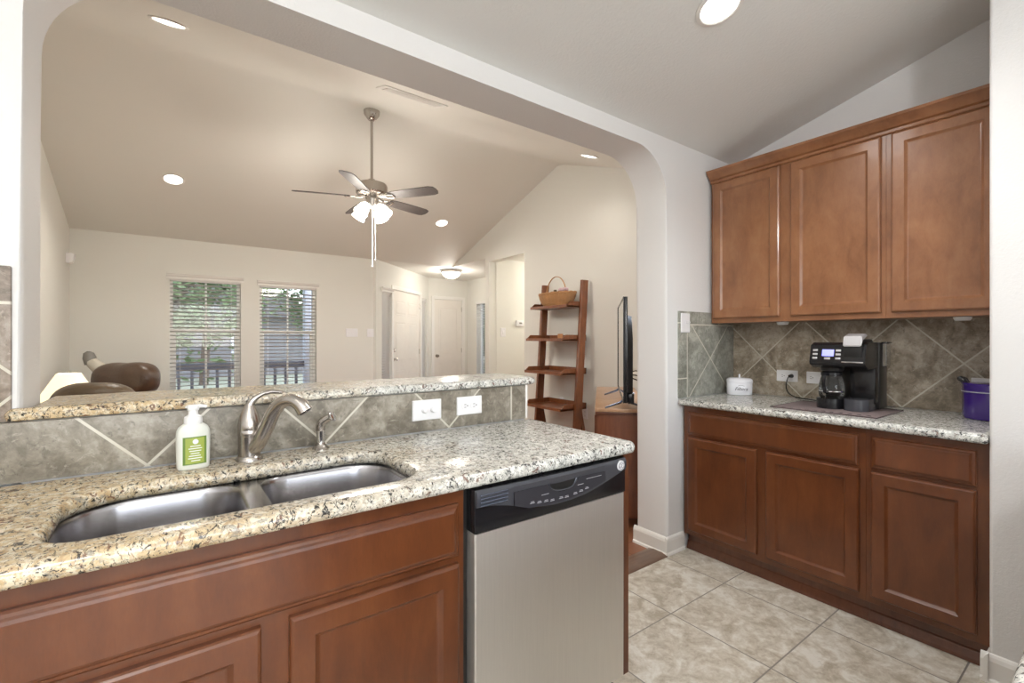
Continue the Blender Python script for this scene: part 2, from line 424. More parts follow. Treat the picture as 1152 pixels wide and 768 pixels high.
M['grass'] = plain('lawn', (.27,.29,.22), .95, var=.4)
M['concrete'] = plain('concrete', (.42,.42,.42), .9)
M['siding'] = plain('grey_siding', (.16,.16,.17), .8)
M['roofm'] = plain('grey_shingle', (.13,.13,.14), .9)
M['porch'] = plain('pale_porch_post', (.50,.54,.62), .5)
M['rail'] = plain('dark_porch_rail', (.12,.125,.15), .5)
M['thresh'] = cab_wood('weathered_threshold', (.10,.06,.04), (.16,.10,.07), (.24,.16,.115), (2, 20, 20))
M['window_'] = plain('smoky_panel', (.040,.040,.047), .22)
M['flower'] = plain('pink_white_fabric', (.62,.45,.48), .8, var=.4)
M['tan'] = plain('tan_wax', (.50,.24,.10), .5)

# ------------------------------------------------------------------ room shell
YW, YB = 1.68, 1.90                 # the wall with the wide opening: kitchen face, living face
XR = 3.10                           # kitchen's right wall
kz = lambda y: 2.453 + .256*(YW - y)
# floors
struct(MB().box((-1.7, -3.4, -.12), (3.2, 1.72, 0)).build('floor', M['tileF']), 'beige stone-look tile floor of the kitchen', 'floor')
struct(MB().box((-1.0, 1.72, -.12), (8.0, 9.0, 0)).build('floor', M['woodF']), 'reddish plank floor of the living room', 'floor')
mb = MB(); mb.prism([(1.66, 0), (1.80, 0), (1.79, .008), (1.76, .014), (1.70, .014), (1.67, .008)], 1.29, 2.35, 'x')
struct(mb.build('trim_threshold', M['thresh']), 'wooden threshold strip between tile and planks', 'trim')
# wall with the arched opening
def arch_outline(x0, x1, zt, r, n=14):
    pts = []
    for k in range(n+1):
        a = PI - .5*PI*k/n; pts.append((x0+r+r*math.cos(a), zt-r+r*math.sin(a)))
    for k in range(n+1):
        a = .5*PI - .5*PI*k/n; pts.append((x1-r+r*math.cos(a), zt-r+r*math.sin(a)))
    return pts
ap = [(-.30, 0)] + arch_outline(-.30, 2.36, 2.362, .27) + [(2.36, 0)]
poly = [(-1.7, 0)] + ap + [(3.22, 0), (3.22, 2.75), (-1.7, 2.75)]
mb = MB(); bm = mb.bm
F = [mb.v((x, YW, z)) for x, z in poly]; B = [mb.v((x, YB, z)) for x, z in poly]
n = len(poly); fF = bm.faces.new(F); fB = bm.faces.new(list(reversed(B)))
for i in range(n):
    j = (i+1) % n; bm.faces.new([F[j], F[i], B[i], B[j]])
es = []
for L in (F, B):
    for i in range(1, 1+len(ap)-1):
        e = bm.edges.get((L[i], L[i+1]))
        if e: es.append(e)
bmesh.ops.bevel(bm, geom=es, offset=.022, segments=4, affect='EDGES', profile=.5)
bmesh.ops.triangulate(bm, faces=[f for f in bm.faces if len(f.verts) > 6])
struct(mb.build('wall_pass_through', M['kit'], angle=40), 'white wall with a wide arched opening above the bar', 'wall')
# pony wall below the bar
struct(MB().box((-.30, 1.665, 0), (1.288, 1.80, 1.066), .004).build('wall_pony', M['kit']), 'low wall under the bar top', 'wall')
# kitchen right wall, side stub, rear and left walls
struct(MB().prism([(-3.4, 0), (YW+.05, 0), (YW+.05, kz(YW+.05)+.05), (-3.4, kz(-3.4)+.05)], XR, XR+.12, 'x').build('wall_right', M['kit']), 'white wall behind the coffee counter', 'wall')
mb = MB(); mb.box((2.46, -3.4, 0), (XR, .352, 3.9), .012, 3)
struct(mb.build('wall_pantry', M['kit']), 'white textured wall end at the right edge', 'wall')
struct(MB().box((-1.82, -3.4, 0), (-1.7, YB, 3.9)).build('wall_left', M['kit']), cat='wall')
mb = MB()
for a, b in (((-1.7, -3.52, 0), (-.9, -3.4, 3.95)), ((1.7, -3.52, 0), (3.2, -3.4, 3.95)), ((-.9, -3.52, 0), (1.7, -3.4, .65)), ((-.9, -3.52, 2.35), (1.7, -3.4, 3.95))): mb.box(a, b)
struct(mb.build('wall_rear', M['kit']), cat='wall')
struct(MB().prism([(YW, 2.453), (-3.5, kz(-3.5)), (-3.5, kz(-3.5)+.1), (YW, 2.56)], -1.82, 3.22, 'x').build('ceiling', M['kitceil']), 'sloped textured kitchen ceiling', 'ceiling')
# living room shell
XL, YF, XG = -.853, 6.712, 3.70
def lz(y):
    return 2.44 + .342*(YF-y) if y > 4.16 else (3.312 if y > 4.06 else 3.312 - .342*(4.06-y))
cp = [(YB-.02, lz(YB-.02)), (3.90, lz(3.90)), (4.00, 3.296), (4.06, 3.311), (4.11, 3.315), (4.16, 3.311), (4.22, 3.294), (4.32, lz(4.32)), (YF, 2.44)]
struct(MB().prism(cp + [(YF, 2.6), (4.11, 3.5), (YB-.02, 2.75)], XL-.1, XG+.12, 'x').build('ceiling', M['livceil'], angle=60), 'vaulted living room ceiling', 'ceiling')
struct(MB().prism([(YB, 0), (YF, 0), (YF, 2.5), (4.11, 3.4), (YB, 2.7)], XL-.12, XL, 'x').build('wall_left', M['liv']), 'left wall of the living room', 'wall')
# far wall with two window openings
W1, W2 = (-.005, .715, .62, 2.0), (.925, 1.612, .62, 1.985)
mb = MB(); Y0, Y1 = YF, YF+.14
xs = [XL-.12, W1[0], W1[1], W2[0], W2[1], 2.468]
mb.box((xs[0], Y0, 0), (xs[1], Y1, 2.6)); mb.box((xs[2], Y0, 0), (xs[3], Y1, 2.6)); mb.box((xs[4], Y0, 0), (xs[5], Y1, 2.6))
for W in (W1, W2): mb.box((W[0], Y0, 0), (W[1], Y1, W[2])); mb.box((W[0], Y0, W[3]), (W[1], Y1, 2.6))
struct(mb.build('wall_front', M['liv'], smooth=False), 'beige far wall with two windows', 'wall')
# gable wall: opening to the hall between Y 4.78 and 5.70, entry beyond Y 5.85
mb = MB()
gy = [YB, 4.11, 4.776, 5.61, 5.715, YF]
gt = lambda y: 3.44-.36*abs(y-4.11)
gb = lambda y0: 0 if y0 < 4.7 or 5.6 < y0 < 5.7 else (2.385 if y0 < 5 else 2.44)
for a, b in zip(gy, gy[1:]):
    zb = gb(a); mb.prism([(a, zb), (b, zb), (b, gt(b)), (a, gt(a))], XG, XG+.12, 'x')
struct(mb.build('wall_gable', M['liv'], smooth=False), 'beige gable wall behind the ladder shelf', 'wall')
struct(MB().box((XG+.12, 5.60, 0), (7.6, 5.715, 2.6)).build('wall_hall', M['liv']), 'hall wall with the thermostat', 'wall')
struct(MB().box((XG+.12, 4.64, 0), (7.6, 4.776, 2.6)).build('wall_hall_south', M['liv']), cat='wall')
struct(MB().box((7.5, 4.6, 0), (7.6, 5.60, 2.6)).build('wall_hall_end', M['liv']), cat='wall')
struct(MB().box((XG+.12, 4.6, 2.44), (7.6, 5.60, 2.54)).build('ceiling', M['livceil']), 'flat hall ceiling', 'ceiling')
struct(MB().box((XG, YB, 0), (XG+.12, 4.6, .02)).build('wall_base', M['liv']), cat='wall') if False else None
# entry
ceilE = MB().prism([(2.30, YF), (XG+.12, YF), (XG+.12, 5.715), (4.95, 5.715), (4.95, 8.3), (4.0, 8.3), (2.30, 6.75)], 2.44, 2.54, 'z')
struct(ceilE.build('ceiling', M['livceil'], smooth=False), 'flat entry ceiling', 'ceiling')
EA, EB = Vector((2.468, 6.713, 0)), Vector((3.973, 8.096, 0))
eu = (EB-EA).normalized(); ew = Vector((eu.y, -eu.x, 0))      # along the wall, and out of it towards the room
TE = frame(None, eu, ew, EA)
mb = MB(TE)                                                  # wall with three openings: sidelight, door, sidelight
S1, DR, S2 = (.13, .46, 2.02), (.50, 1.62, 2.06), (1.68, 1.93, 2.02)
L = (EB-EA).length
cuts = [(S1[0], S1[1], .18, S1[2]), (DR[0], DR[1], 0, DR[2]), (S2[0], S2[1], .18, S2[2])]
x = -.05
for a, b, z0, z1 in cuts:
    mb.box((x, 0, -.14), (a, 2.5, 0)); mb.box((a, z1, -.14), (b, 2.5, 0))
    if z0 > 0: mb.box((a, 0, -.14), (b, z0, 0))
    x = b
mb.box((x, 0, -.14), (L, 2.5, 0))
struct(mb.build('wall_entry', M['liv'], smooth=False), 'angled entry wall with the front door', 'wall')
CD = (4.085, 4.70, 2.04)
mb = MB(); mb.box((3.95, 8.10, 0), (CD[0], 8.22, 2.5)); mb.box((CD[0], 8.10, CD[2]), (CD[1], 8.22, 2.5)); mb.box((CD[1], 8.10, 0), (4.94, 8.22, 2.5)); mb.box((CD[0], 8.2, 0), (CD[1], 8.22, 2.1))
struct(mb.build('wall_closet', M['liv'], smooth=False), 'entry wall with the closet door', 'wall')
SW = (7.20, 7.74, .2, 2.0)
mb = MB(); mb.box((4.82, 5.715, 0), (4.94, SW[0], 2.5)); mb.box((4.82, SW[1], 0), (4.94, 8.12, 2.5)); mb.box((4.82, SW[0], SW[3]), (4.94, SW[1], 2.5)); mb.box((4.82, SW[0], 0), (4.94, SW[1], SW[2]))
struct(mb.build('wall_entry_side', M['liv'], smooth=False), 'entry side wall with a narrow window', 'wall')

# baseboards
def baseboard(name, p0, p1, out, h=.105, t=.014):
    """p0 -> p1 along the wall, out = unit vector into the room"""
    p0 = Vector(p0); p1 = Vector(p1); u = (p1-p0).normalized(); T = frame(None, u, out, p0); Lb = (p1-p0).length
    mb = MB(T); prof = [(0, 0), (0, t+.008), (.012, t+.006), (.018, t), (h-.025, t), (h-.012, t*.7), (h-.004, t*.35), (h, 0)]
    mb.rings([[(x, v, w_) for v, w_ in prof] for x in (0, Lb)])
    return struct(mb.build(name, M['trim'], smooth=False), 'white baseboard', 'baseboard')
baseboard('baseboard_column', (2.345, YW, 0), (2.52, YW, 0), (0, -1, 0))
baseboard('baseboard_jamb', (2.36, YB+.014, 0), (2.36, YW-.014, 0), (-1, 0, 0))
baseboard('baseboard_pantry', (2.46, .374, 0), (2.46, -1.5, 0), (-1, 0, 0))
baseboard('baseboard_pantry_return', (2.545, .352, 0), (2.438, .352, 0), (0, 1, 0))
baseboard('baseboard_gable', (XG, 4.77, 0), (XG, YB, 0), (-1, 0, 0))
baseboard('baseboard_front', (XL, YF, 0), (2.46, YF, 0), (0, -1, 0))
# slim corner bead and bed moulding where the pony wall ends
struct(MB().box((1.287, 1.652, .916), (1.297, 1.81, 1.066), .002).build('trim_bead', M['trim']), 'white corner strip ending the tile below the bar', 'trim')
mb = MB(); mb.prism([(1.297, 1.020), (1.304, 1.020), (1.312, 1.035), (1.326, 1.048), (1.330, 1.066), (1.297, 1.066)], 1.70, 1.83, 'y')
struct(mb.build('trim_bed_mould', M['trim']), 'small white moulding under the end of the bar', 'trim')

# ------------------------------------------------------------------ backsplashes
struct(MB().box((-1.7, 1.655, .914), (1.288, 1.668, 1.064), .001).build('trim_backsplash', M['splA']), 'diagonal tile backsplash below the bar', 'tile backsplash')
struct(MB().box((2.47, 1.669, .914), (XR-.01, YW+.001, 1.440), .001).build('trim_backsplash', M['splB']), 'diagonal tile backsplash on the column beside the counter', 'tile backsplash')
struct(MB().box((XR-.010, .352, .914), (XR+.001, 1.670, 1.376), .001).build('trim_backsplash', M['splC']), 'diagonal tile backsplash behind the coffee maker', 'tile backsplash')
struct(MB().box((-1.7, 1.669, 1.064), (-.318, YW+.001, 1.452), .004).build('trim_backsplash', M['splD']), 'tile backsplash at the left edge of the picture', 'tile backsplash')

# ------------------------------------------------------------------ peninsula: cabinets
TP = lambda o: frame(None, (1, 0, 0), (0, -1, 0), o)          # faces the camera side (-Y)
TR = lambda o: frame(None, (0, -1, 0), (-1, 0, 0), o)         # faces -X; u runs to the viewer's right
DOORP = [(0, 0), (0, .013), (.003, .017), (.008, .020), (.050, .020), (.053, .017), (.060, .0105), (.064, .0095)]
DRAWP = [(0, 0), (0, .010), (.004, .0135), (.010, .0145), (.014, .018), (.020, .0205), (.026, .0205)]
def cab_front(name, T, u0, v0, u1, v1, prof, m, parent):
    mb = MB(T); ringpanel(mb, u0, v0, u1, v1, prof); return mb.build(name, m, parent, smooth=False)
def face_frame(T, U0, U1, V0, V1, openings, parent, m, depth):
    """a hollow carcass behind a frame that the fronts overlay"""
    mb = MB(T); mb.box((U0, V0, -.019), (U1, V1, 0), .0008, 1)
    a = mb.build('face_frame', m, parent, smooth=False)
    mb = MB(T); mb.box((U0, V0, -depth), (U0+.016, V1, -.019)); mb.box((U1-.016, V0, -depth), (U1, V1, -.019)); mb.box((U0+.016, V0, -depth), (U1-.016, V0+.016, -.019)); mb.box((U0+.016, V0+.016, -depth), (U1-.016, V1, -depth+.006))
    mb.build('carcass', m, parent, smooth=False)
YC = 1.095                        # face-frame plane of the peninsula
c = thing('sink_base_cabinet', (.18, YC+.28, 0), 'brown stained wood sink base cabinet with a long false drawer above two doors', 'cabinet')
T = TP((0, YC, 0))
face_frame(T, -.30, .640, .10, .875, None, c, M['cab'], .555)
cab_front('false_drawer_front', T, -.262, .695, .619, .834, DRAWP, M['cab'], c)
cab_front('door', T, -.262, .125, .152, .676, DOORP, M['cab'], c)
cab_front('door', T, .206, .125, .619, .676, DOORP, M['cab'], c)
MB().box((-.30, YC+.075, 0), (.64, YC+.09, .10)).build('toe_kick', M['cabdark'], c)
c = thing('corner_base_cabinet', (-.9, YC+.28, 0), 'brown stained wood base cabinet at the left edge, mostly outside the frame', 'cabinet')
T = TP((0, YC, 0))
face_frame(T, -1.69, -.302, .10, .875, None, c, M['cab'], .555)
for a, b in ((-1.60, -1.0), (-.94, -.34)):
    cab_front('drawer_front', T, a, .695, b, .834, DRAWP, M['cab'], c); cab_front('door', T, a, .125, b, .676, DOORP, M['cab'], c)
MB().box((-1.69, YC+.075, 0), (-.302, YC+.09, .10)).build('toe_kick', M['cabdark'], c)
mb = MB(); mb.prism([(1.085, .098), (1.165, .098), (1.165, 0), (1.65, 0), (1.65, .875), (1.085, .875)], 1.277, 1.304, 'x')
ep = thing('peninsula_end_cabinet', (1.29, 1.37, 0), 'narrow brown wood end section to the right of the dishwasher', 'cabinet'); mb.build('side_panel', M['cab'], ep, smooth=False)
MB().box((1.279, 1.163, 0), (1.302, 1.168, .098)).build('toe_notch', M['cabdark'], ep)

# countertop with the sink cut-out, bullnose edges
GP = [(.014, .876), (.005, .879), (.0, .889), (0, .899), (.004, .908), (.010, .9125), (.018, .914)]
outer = [(-1.69, 1.048), (1.28, 1.048)] + [(1.28+.036*math.sin(a), 1.084-.036*math.cos(a)) for a in [PI/12*k for k in range(1, 7)]] + [(1.316, 1.652), (-1.69, 1.652)]
cut = rrect(-.186, 1.130, .537, 1.476, [.07, .085, .10, .13], 8)
mb = MB(); slab(mb, outer, [cut], GP)
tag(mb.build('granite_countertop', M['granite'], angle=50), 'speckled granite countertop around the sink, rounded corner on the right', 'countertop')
# raised bar top
GB = [(.012, 1.067), (.003, 1.070), (0, 1.079), (0, 1.085), (.005, 1.093), (.014, 1.098), (.020, 1.0985)]
outer = rrect(-.352, 1.640, 1.352, 1.975, [.012, .04, .05, .012], 5)
# it notches round the column: kitchen side runs past the jamb a little, the rest stops at it
outer = [(-.315, 1.640), (1.31, 1.640)] + [(1.31+.042*math.sin(a), 1.682-.042*math.cos(a)) for a in [PI/12*k for k in range(1, 7)]] + [(1.352, 1.935), (1.34, 1.958), (1.31, 1.970), (-.292, 1.970), (-.296, 1.676), (-.322, 1.676), (-.328, 1.660), (-.324, 1.646)]
mb = MB(); slab(mb, outer, [], GB)
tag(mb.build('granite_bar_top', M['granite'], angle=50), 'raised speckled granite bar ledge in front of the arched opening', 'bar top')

# sink
s = thing('kitchen_sink', (.17, 1.3, .66), 'undermount double-bowl stainless steel sink in the granite', 'sink')
bl = rrect(-.200, 1.118, .152, 1.490, [.075, .07, .09, .12], 8); brr = rrect(.196, 1.118, .552, 1.490, [.07, .08, .10, .08], 8)
mb = MB(); slab(mb, rrect(-.225, 1.10, .575, 1.508, .05, 6), [bl, brr], [(0, .868), (0, .8755)])
mb.build('rim', M['sink'], s)
for P_, dx in ((bl, -.02), (brr, .37)):
    mb = MB(); rs = []
    for d, z in [(-.001, .8755), (.004, .872), (.008, .86), (.016, .78), (.022, .72), (.034, .695), (.06, .682), (.10, .678)]:
        rs.append([(x, y, z) for x, y in inset(P_, d)])
    mb.rings(rs, False, True)
    bw = mb.build('bowl', M['sink'], s, angle=60)
    mb = MB(); mb.lathe((dx, 1.32, .679), [(.045, 0), (.045, .002), (.038, .004), (.034, .001), (.005, .0)], 24); mb.build('drain', M['chrome'], bw)

# ------------------------------------------------------------------ dishwasher
d = thing('dishwasher', (.955, 1.35, 0), 'stainless steel dishwasher with black control panel under the granite', 'dishwasher')
T = TP((0, 1.092, 0))
mb = MB(); mb.box((.652, 1.12, .02), (1.262, 1.64, .868)); mb.build('tub_body', M['dark'], d)
mb = MB(); mb.box((.642, 1.105, .10), (.656, 1.13, .868)); mb.box((1.262, 1.105, .10), (1.272, 1.13, .868)); mb.box((.656, 1.10, .868), (1.262, 1.13, .8745)); mb.build('side_gasket', M['dark'], d)
mb = MB(T)
rs = []
for vv, ww in [(.115, .020), (.118, .026), (.30, .0265), (.50, .0268), (.70, .0266), (.7455, .0266)]:
    rs.append([(.659, vv, ww-.004), (.662, vv, ww), (1.255, vv, ww), (1.258, vv, ww-.004), (1.258, vv, -.02), (.659, vv, -.02)])
mb.rings(rs); mb.build('door_panel', M['steel'], d, angle=12)
mb = MB(T); mb.box((.655, .7475, -.02), (1.261, .8665, .030), .004, 2); cpn = mb.build('control_panel', M['black'], d)
sc = 1.0076
def S(pts): return [(.952 + (x-.9445)*1.012, z) for x, z in pts]
low = S([(.662,.8175),(.70,.8155),(.761,.803),(.82,.786),(.873,.776),(.93,.770),(.996,.771),(1.05,.776),(1.097,.785),(1.15,.798),(1.20,.812),(1.243,.825)])
top = S([(1.243,.8655),(1.10,.8665),(.945,.867),(.80,.8665),(.662,.864)])
mb = MB(T); nl = len(low)
def topz(x): return .8645
rs = []
cols_ = []
for i in range(41):
    x = .658 + (1.258-.658)*i/40
    # lower edge by interpolation
    lz_ = None
    for (xa, za), (xb, zb) in zip(low, low[1:]):
        if xa <= x <= xb: lz_ = za+(zb-za)*(x-xa)/(xb-xa)
    if lz_ is None: lz_ = low[0][1] if x < low[0][0] else low[-1][1]
    bulge = .010*math.sin(PI*i/40)**.8
    cols_.append([(x, lz_, .028), (x, lz_+.002, .034), (x, lz_+.010, .0365), (x, .845, .037+bulge*.4), (x, .858, .036+bulge), (x, .8655, .030+bulge), (x, .8655, .02), (x, lz_, .02)])
mb.rings(cols_); mb.build('fascia', M['blackg'], cpn, angle=50)
mb = MB(T)
for k in range(4):
    z = .824 + .0095*k; mb.box((.668, z-.0026, .034), (.758, z+.0012, .0415), .0008, 1)
mb.build('vent_louvre', M['bluef'], cpn)
mb = MB(T); mb.prism([(.775,.800),(.83,.783),(.90,.777),(1.0,.779),(1.10,.795),(1.152,.812),(1.148,.839),(1.02,.842),(.772,.842)], -1.0, -1.0+.0006, 'y') if False else None
mb = MB(T)
pl = [(.779,.803),(.83,.786),(.90,.781),(1.0,.783),(1.08,.793),(1.15,.809),(1.147,.838),(1.03,.841),(1.015,.826),(1.0,.815),(.97,.811),(.945,.811),(.922,.818),(.905,.832),(.898,.841),(.778,.841)]
a = [mb.v((x, z, .0375)) for x, z in pl]; b = [mb.v((x, z, .0425)) for x, z in pl]
mb.face(a); mb.face(b)
for i in range(len(pl)): j = (i+1) % len(pl); mb.face([a[i], a[j], b[j], b[i]])
mb.build('button_window', M['window_'], cpn, smooth=False)
mb = MB(T)
pk = [(.905,.8415),(.912,.828),(.928,.8185),(.95,.8145),(.985,.8145),(1.003,.8185),(1.017,.8415)]
a = [mb.v((x, z, .0365)) for x, z in pk]; b = [mb.v((x, z, .0405)) for x, z in pk]
mb.face(a); mb.face(b)
for i in range(len(pk)): j = (i+1) % len(pk); mb.face([a[i], a[j], b[j], b[i]])
mb.build('handle_pocket', M['dark'], cpn, smooth=False)
rim_ = [(x, z, .0425) for x, z in pk]; mb = MB(T); mb.tube(rim_, .0022, 6); mb.build('pocket_rim', M['blackg'], cpn)
mb = MB(T)
for x, z in ((.842,.798),(.868,.794),(.894,.7925),(.918,.790),(.953,.790),(.976,.789),(1.012,.792),(1.037,.795),(1.062,.799)):
    mb = MB(T); mb.box((x-.008, z-.0005, .042), (x+.008, z+.0012, .0434)); mb.box((x-.006, z+.0035, .042), (x+.006, z+.0048, .0434)); mb.build('button_mark', M['grey'], cpn, smooth=False)
mb = MB(T)
mb.box((.876,.8135,.042), (.904,.8148,.0434)); mb.build('control_mark', M['grey'], cpn, smooth=False)
mb = MB(T); mb.box((1.022,.8165,.042), (1.047,.8178,.0434)); mb.build('control_mark', M['grey'], cpn, smooth=False)
mb = MB(T); mb.box((1.06,.829,.042), (1.128,.8303,.0434)); mb.build('control_mark', M['grey'], cpn, smooth=False)
mb = MB(T)
cx, cz = 1.225, .845
mb.rings([[(cx+r*math.cos(2*PI*i/28), cz+r*math.sin(2*PI*i/28), w_) for i in range(28)] for r, w_ in ((.0165,.034),(.0165,.042),(.015,.0435))])
bd = mb.build('badge', M['white'], cpn)
mb = MB(T); mb.tube([(cx+.012*math.cos(a), cz+.012*math.sin(a), .0437) for a in [2*PI*k/24 for k in range(25)]], .0009, 5)
mb.tube([(cx-.007+.004*math.cos(a), cz+.001+.006*math.sin(a), .0438) for a in [PI*.2+1.6*PI*k/14 for k in range(15)]], .0008, 5)
mb.tube([(cx+.004+.003*math.cos(a), cz+.0035+.003*math.sin(a), .0438) for a in [PI*.1+1.4*PI*k/10 for k in range(11)]], .0008, 5)
mb.tube([(cx+.004+.0035*math.cos(a), cz-.0035+.004*math.sin(a), .0438) for a in [PI*.5+1.2*PI*k/10 for k in range(11)]], .0008, 5)
mb.build('badge_lettering', M['ink'], bd)
MB().box((.66, 1.14, .02), (1.256, 1.155, .112)).build('kick_plate', M['black'], d)

# ------------------------------------------------------------------ right-hand base cabinets
XC = 2.512
c = thing('base_cabinet', (2.8, 1.2, 0), 'brown wood base cabinet with one wide drawer over two doors, under the coffee counter', 'cabinet')
T = TR((XC, 0, 0))                    # u = -Y
face_frame(T, -1.664, -.7472, .10, .875, None, c, M['cab'], .57)
cab_front('drawer_front', T, -1.632, .702, -.775, .840, DRAWP, M['cab'], c)
cab_front('door', T, -1.632, .132, -1.226, .686, DOORP, M['cab'], c)
cab_front('door', T, -1.178, .132, -.771, .686, DOORP, M['cab'], c)
def toe(parent, y0, y1):
    mb = MB(); mb.box((XC+.045, y0, 0), (XC+.06, y1, .10)); mb.prism([(XC+.028, 0), (XC+.045, 0), (XC+.045, .05), (XC+.040, .045), (XC+.030, .015)], y0, y1, 'y')
    mb.build('toe_kick', M['cabdark'], parent, smooth=False)
toe(c, .7472, 1.664)
c = thing('base_cabinet', (2.8, .55, 0), 'single-door brown wood base cabinet with a narrow drawer, beside the white wall end', 'cabinet')
face_frame(T, -.7468, -.356, .10, .875, None, c, M['cab'], .57)
cab_front('drawer_front', T, -.727, .702, -.392, .840, DRAWP, M['cab'], c)
cab_front('door', T, -.727, .132, -.392, .686, DOORP, M['cab'], c)
toe(c, .356, .7468)
GR = [(.012, .876), (.004, .879), (0, .888), (0, .900), (.004, .909), (.012, .9135), (.018, .914)]
mb = MB(); slab(mb, [(2.455, .354), (3.088, .354), (3.088, 1.667), (2.455, 1.667)], [], GR)
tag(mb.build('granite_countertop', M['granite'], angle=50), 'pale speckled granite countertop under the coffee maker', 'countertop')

# upper cabinets and crown
XU = 2.812
def wall_cab(label, U0, U1, doors):
    c = thing('wall_cabinet', (2.95, -(U0+U1)/2, 1.372), label, 'cabinet')
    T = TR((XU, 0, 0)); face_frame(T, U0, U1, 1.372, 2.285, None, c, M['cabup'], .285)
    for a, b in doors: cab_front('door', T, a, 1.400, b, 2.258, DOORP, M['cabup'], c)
    return c
c1 = wall_cab('double-door brown wood wall cabinet beside the column', -1.664, -.7562, [(-1.646, -1.243), (-1.186, -.775)])
c2 = wall_cab('single-door brown wood wall cabinet above the purple pot', -.7558, -.356, [(-.733, -.364)])
for cc, y in ((c1, 1.27), (c2, .50)):
    mb = MB(); mb.lathe((2.90, y, 1.3545), [(.026, 0), (.030, .006), (.033, .016)], 20); mb.build('puck_light', M['white'], cc)
prof = [(XU, 2.262), (XU-.006, 2.262), (XU-.010, 2.268), (XU-.010, 2.280), (XU-.022, 2.286), (XU-.030, 2.300), (XU-.050, 2.316), (XU-.058, 2.322), (XU-.062, 2.334), (XU, 2.334)]
mb = MB()
rs = [[(x, y, z) for x, z in prof] for y in (.356, 1.666)]
mb.rings(rs); mb.box((XU, .356, 2.288), (3.09, 1.666, 2.334))
tag(mb.build('crown_moulding', M['cabup'], angle=25), 'brown wood crown moulding along the top of the wall cabinets', 'moulding')

# counter corner close to the camera at the lower right
mb = MB(); slab(mb, [(.50, -.55), (2.455, -.55), (2.455, .088), (.50, .088)], [], GR)
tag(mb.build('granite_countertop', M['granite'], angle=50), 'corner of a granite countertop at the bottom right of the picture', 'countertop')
c = thing('base_cabinet', (1.5, -.25, 0), 'brown wood base cabinet under the near granite counter at bottom right, hardly in view', 'cabinet')
T = frame(None, (-1, 0, 0), (0, 1, 0), (0, .045, 0))
face_frame(T, -2.44, -.52, .10, .875, None, c, M['cab'], .57)
for a, b in ((-2.40, -1.82), (-1.76, -1.18), (-1.12, -.56)):
    cab_front('drawer_front', T, a, .702, b, .840, DRAWP, M['cab'], c); cab_front('door', T, a, .132, b, .686, DOORP, M['cab'], c)
MB().box((.52, -.05, 0), (2.44, -.03, .10)).build('toe_kick', M['cabdark'], c)

# ------------------------------------------------------------------ faucet, sprayer, soap
f = thing('kitchen_faucet', (.190, 1.575, .914), 'brushed nickel faucet with arched spout and single lever behind the sink', 'faucet')
fx, fy = .190, 1.575
MB().lathe((fx, fy, .914), [(.036, 0), (.036, .003), (.033, .009), (.030, .013), (.030, .070), (.0305, .072)], 28).build('body', M['nickel'], f)
MB().lathe((fx, fy, .986), [(.0305, 0), (.0315, .002), (.0315, .016), (.0305, .018)], 28).build('collar', M['nickel'], f)
prof = [(.0305, 1.004), (.0315, 1.012), (.0300, 1.026), (.0265, 1.042), (.021, 1.055), (.016, 1.066), (.0115, 1.076)]
mb = MB(); mb.lathe((fx, fy, 0), prof, 28)
lev = [(fx, fy, 1.070), (fx+.006, fy, 1.084), (fx+.018, fy+.001, 1.096), (fx+.036, fy+.003, 1.106), (fx+.060, fy+.005, 1.110), (fx+.090, fy+.006, 1.106)]
mb.tube(lev, [.0125, .0095, .0075, .0065, .0065, .005], 12, flat=.8)
mb.build('lever_handle', M['nickel'], f, angle=60)
def bez(pts, n=30):
    out = []
    P = [Vector(p) for p in pts]
    P = [P[0]*2-P[1]] + P + [P[-1]*2-P[-2]]
    for i in range(1, len(P)-2):
        for k in range(n//(len(P)-3)+1):
            t = k/(n//(len(P)-3)+1); a, b, c_, d_ = P[i-1], P[i], P[i+1], P[i+2]
            out.append(.5*((2*b) + (c_-a)*t + (2*a-5*b+4*c_-d_)*t*t + (3*b-a-3*c_+d_)*t**3))
    out.append(P[-2]); return out
sp = bez([(fx+.004, fy-.004, .940), (fx+.022, fy-.030, .972), (fx+.038, fy-.060, 1.018), (fx+.052, fy-.090, 1.064), (fx+.068, fy-.120, 1.091), (fx+.088, fy-.145, 1.098), (fx+.106, fy-.160, 1.086), (fx+.118, fy-.168, 1.066)], 35)
ns = len(sp); rad = [.0235 - .0055*min(1, i/ns*1.8) if i < ns*.75 else .018 + .0045*((i/ns-.75)/.25) for i in range(ns)]
mb = MB(); mb.tube(sp, rad, 18); mb.build('spout', M['nickel'], f, angle=60)
mb = MB(); mb.tube([sp[-1], sp[-1]+(sp[-1]-sp[-2]).normalized()*.003], [.0175, .016], 18); mb.build('aerator', M['charcoal'], f)

q = thing('side_sprayer', (.395, 1.590, .914), 'small nickel side sprayer standing right of the faucet', 'sprayer')
sx_, sy_ = .395, 1.590
MB().lathe((sx_, sy_, .914), [(.026, 0), (.026, .003), (.020, .009), (.014, .016), (.0125, .022)], 24).build('base_flange', M['nickel'], q)
MB().lathe((sx_, sy_, .935), [(.012, 0), (.0125, .01), (.0130, .036), (.0145, .042)], 20).build('wand', M['chrome'], q)
mb = MB(); hp = [(sx_, sy_, .975), (sx_-.001, sy_, .990), (sx_+.004, sy_-.004, 1.003), (sx_+.016, sy_-.012, 1.012), (sx_+.030, sy_-.021, 1.020)]
mb.tube(hp, [.0148, .0145, .013, .012, .0125], 16); hd = mb.build('spray_head', M['nickel'], q, angle=60)
e0 = Vector(hp[-1]); dr = Vector((.6, -.62, .35)).normalized()
mb = MB(); mb.tube([e0-dr*.006, e0, e0+dr*.004, e0+dr*.006], [.0135, .0175, .0175, .014], 20); mb.build('spray_nozzle', M['chrome'], hd)

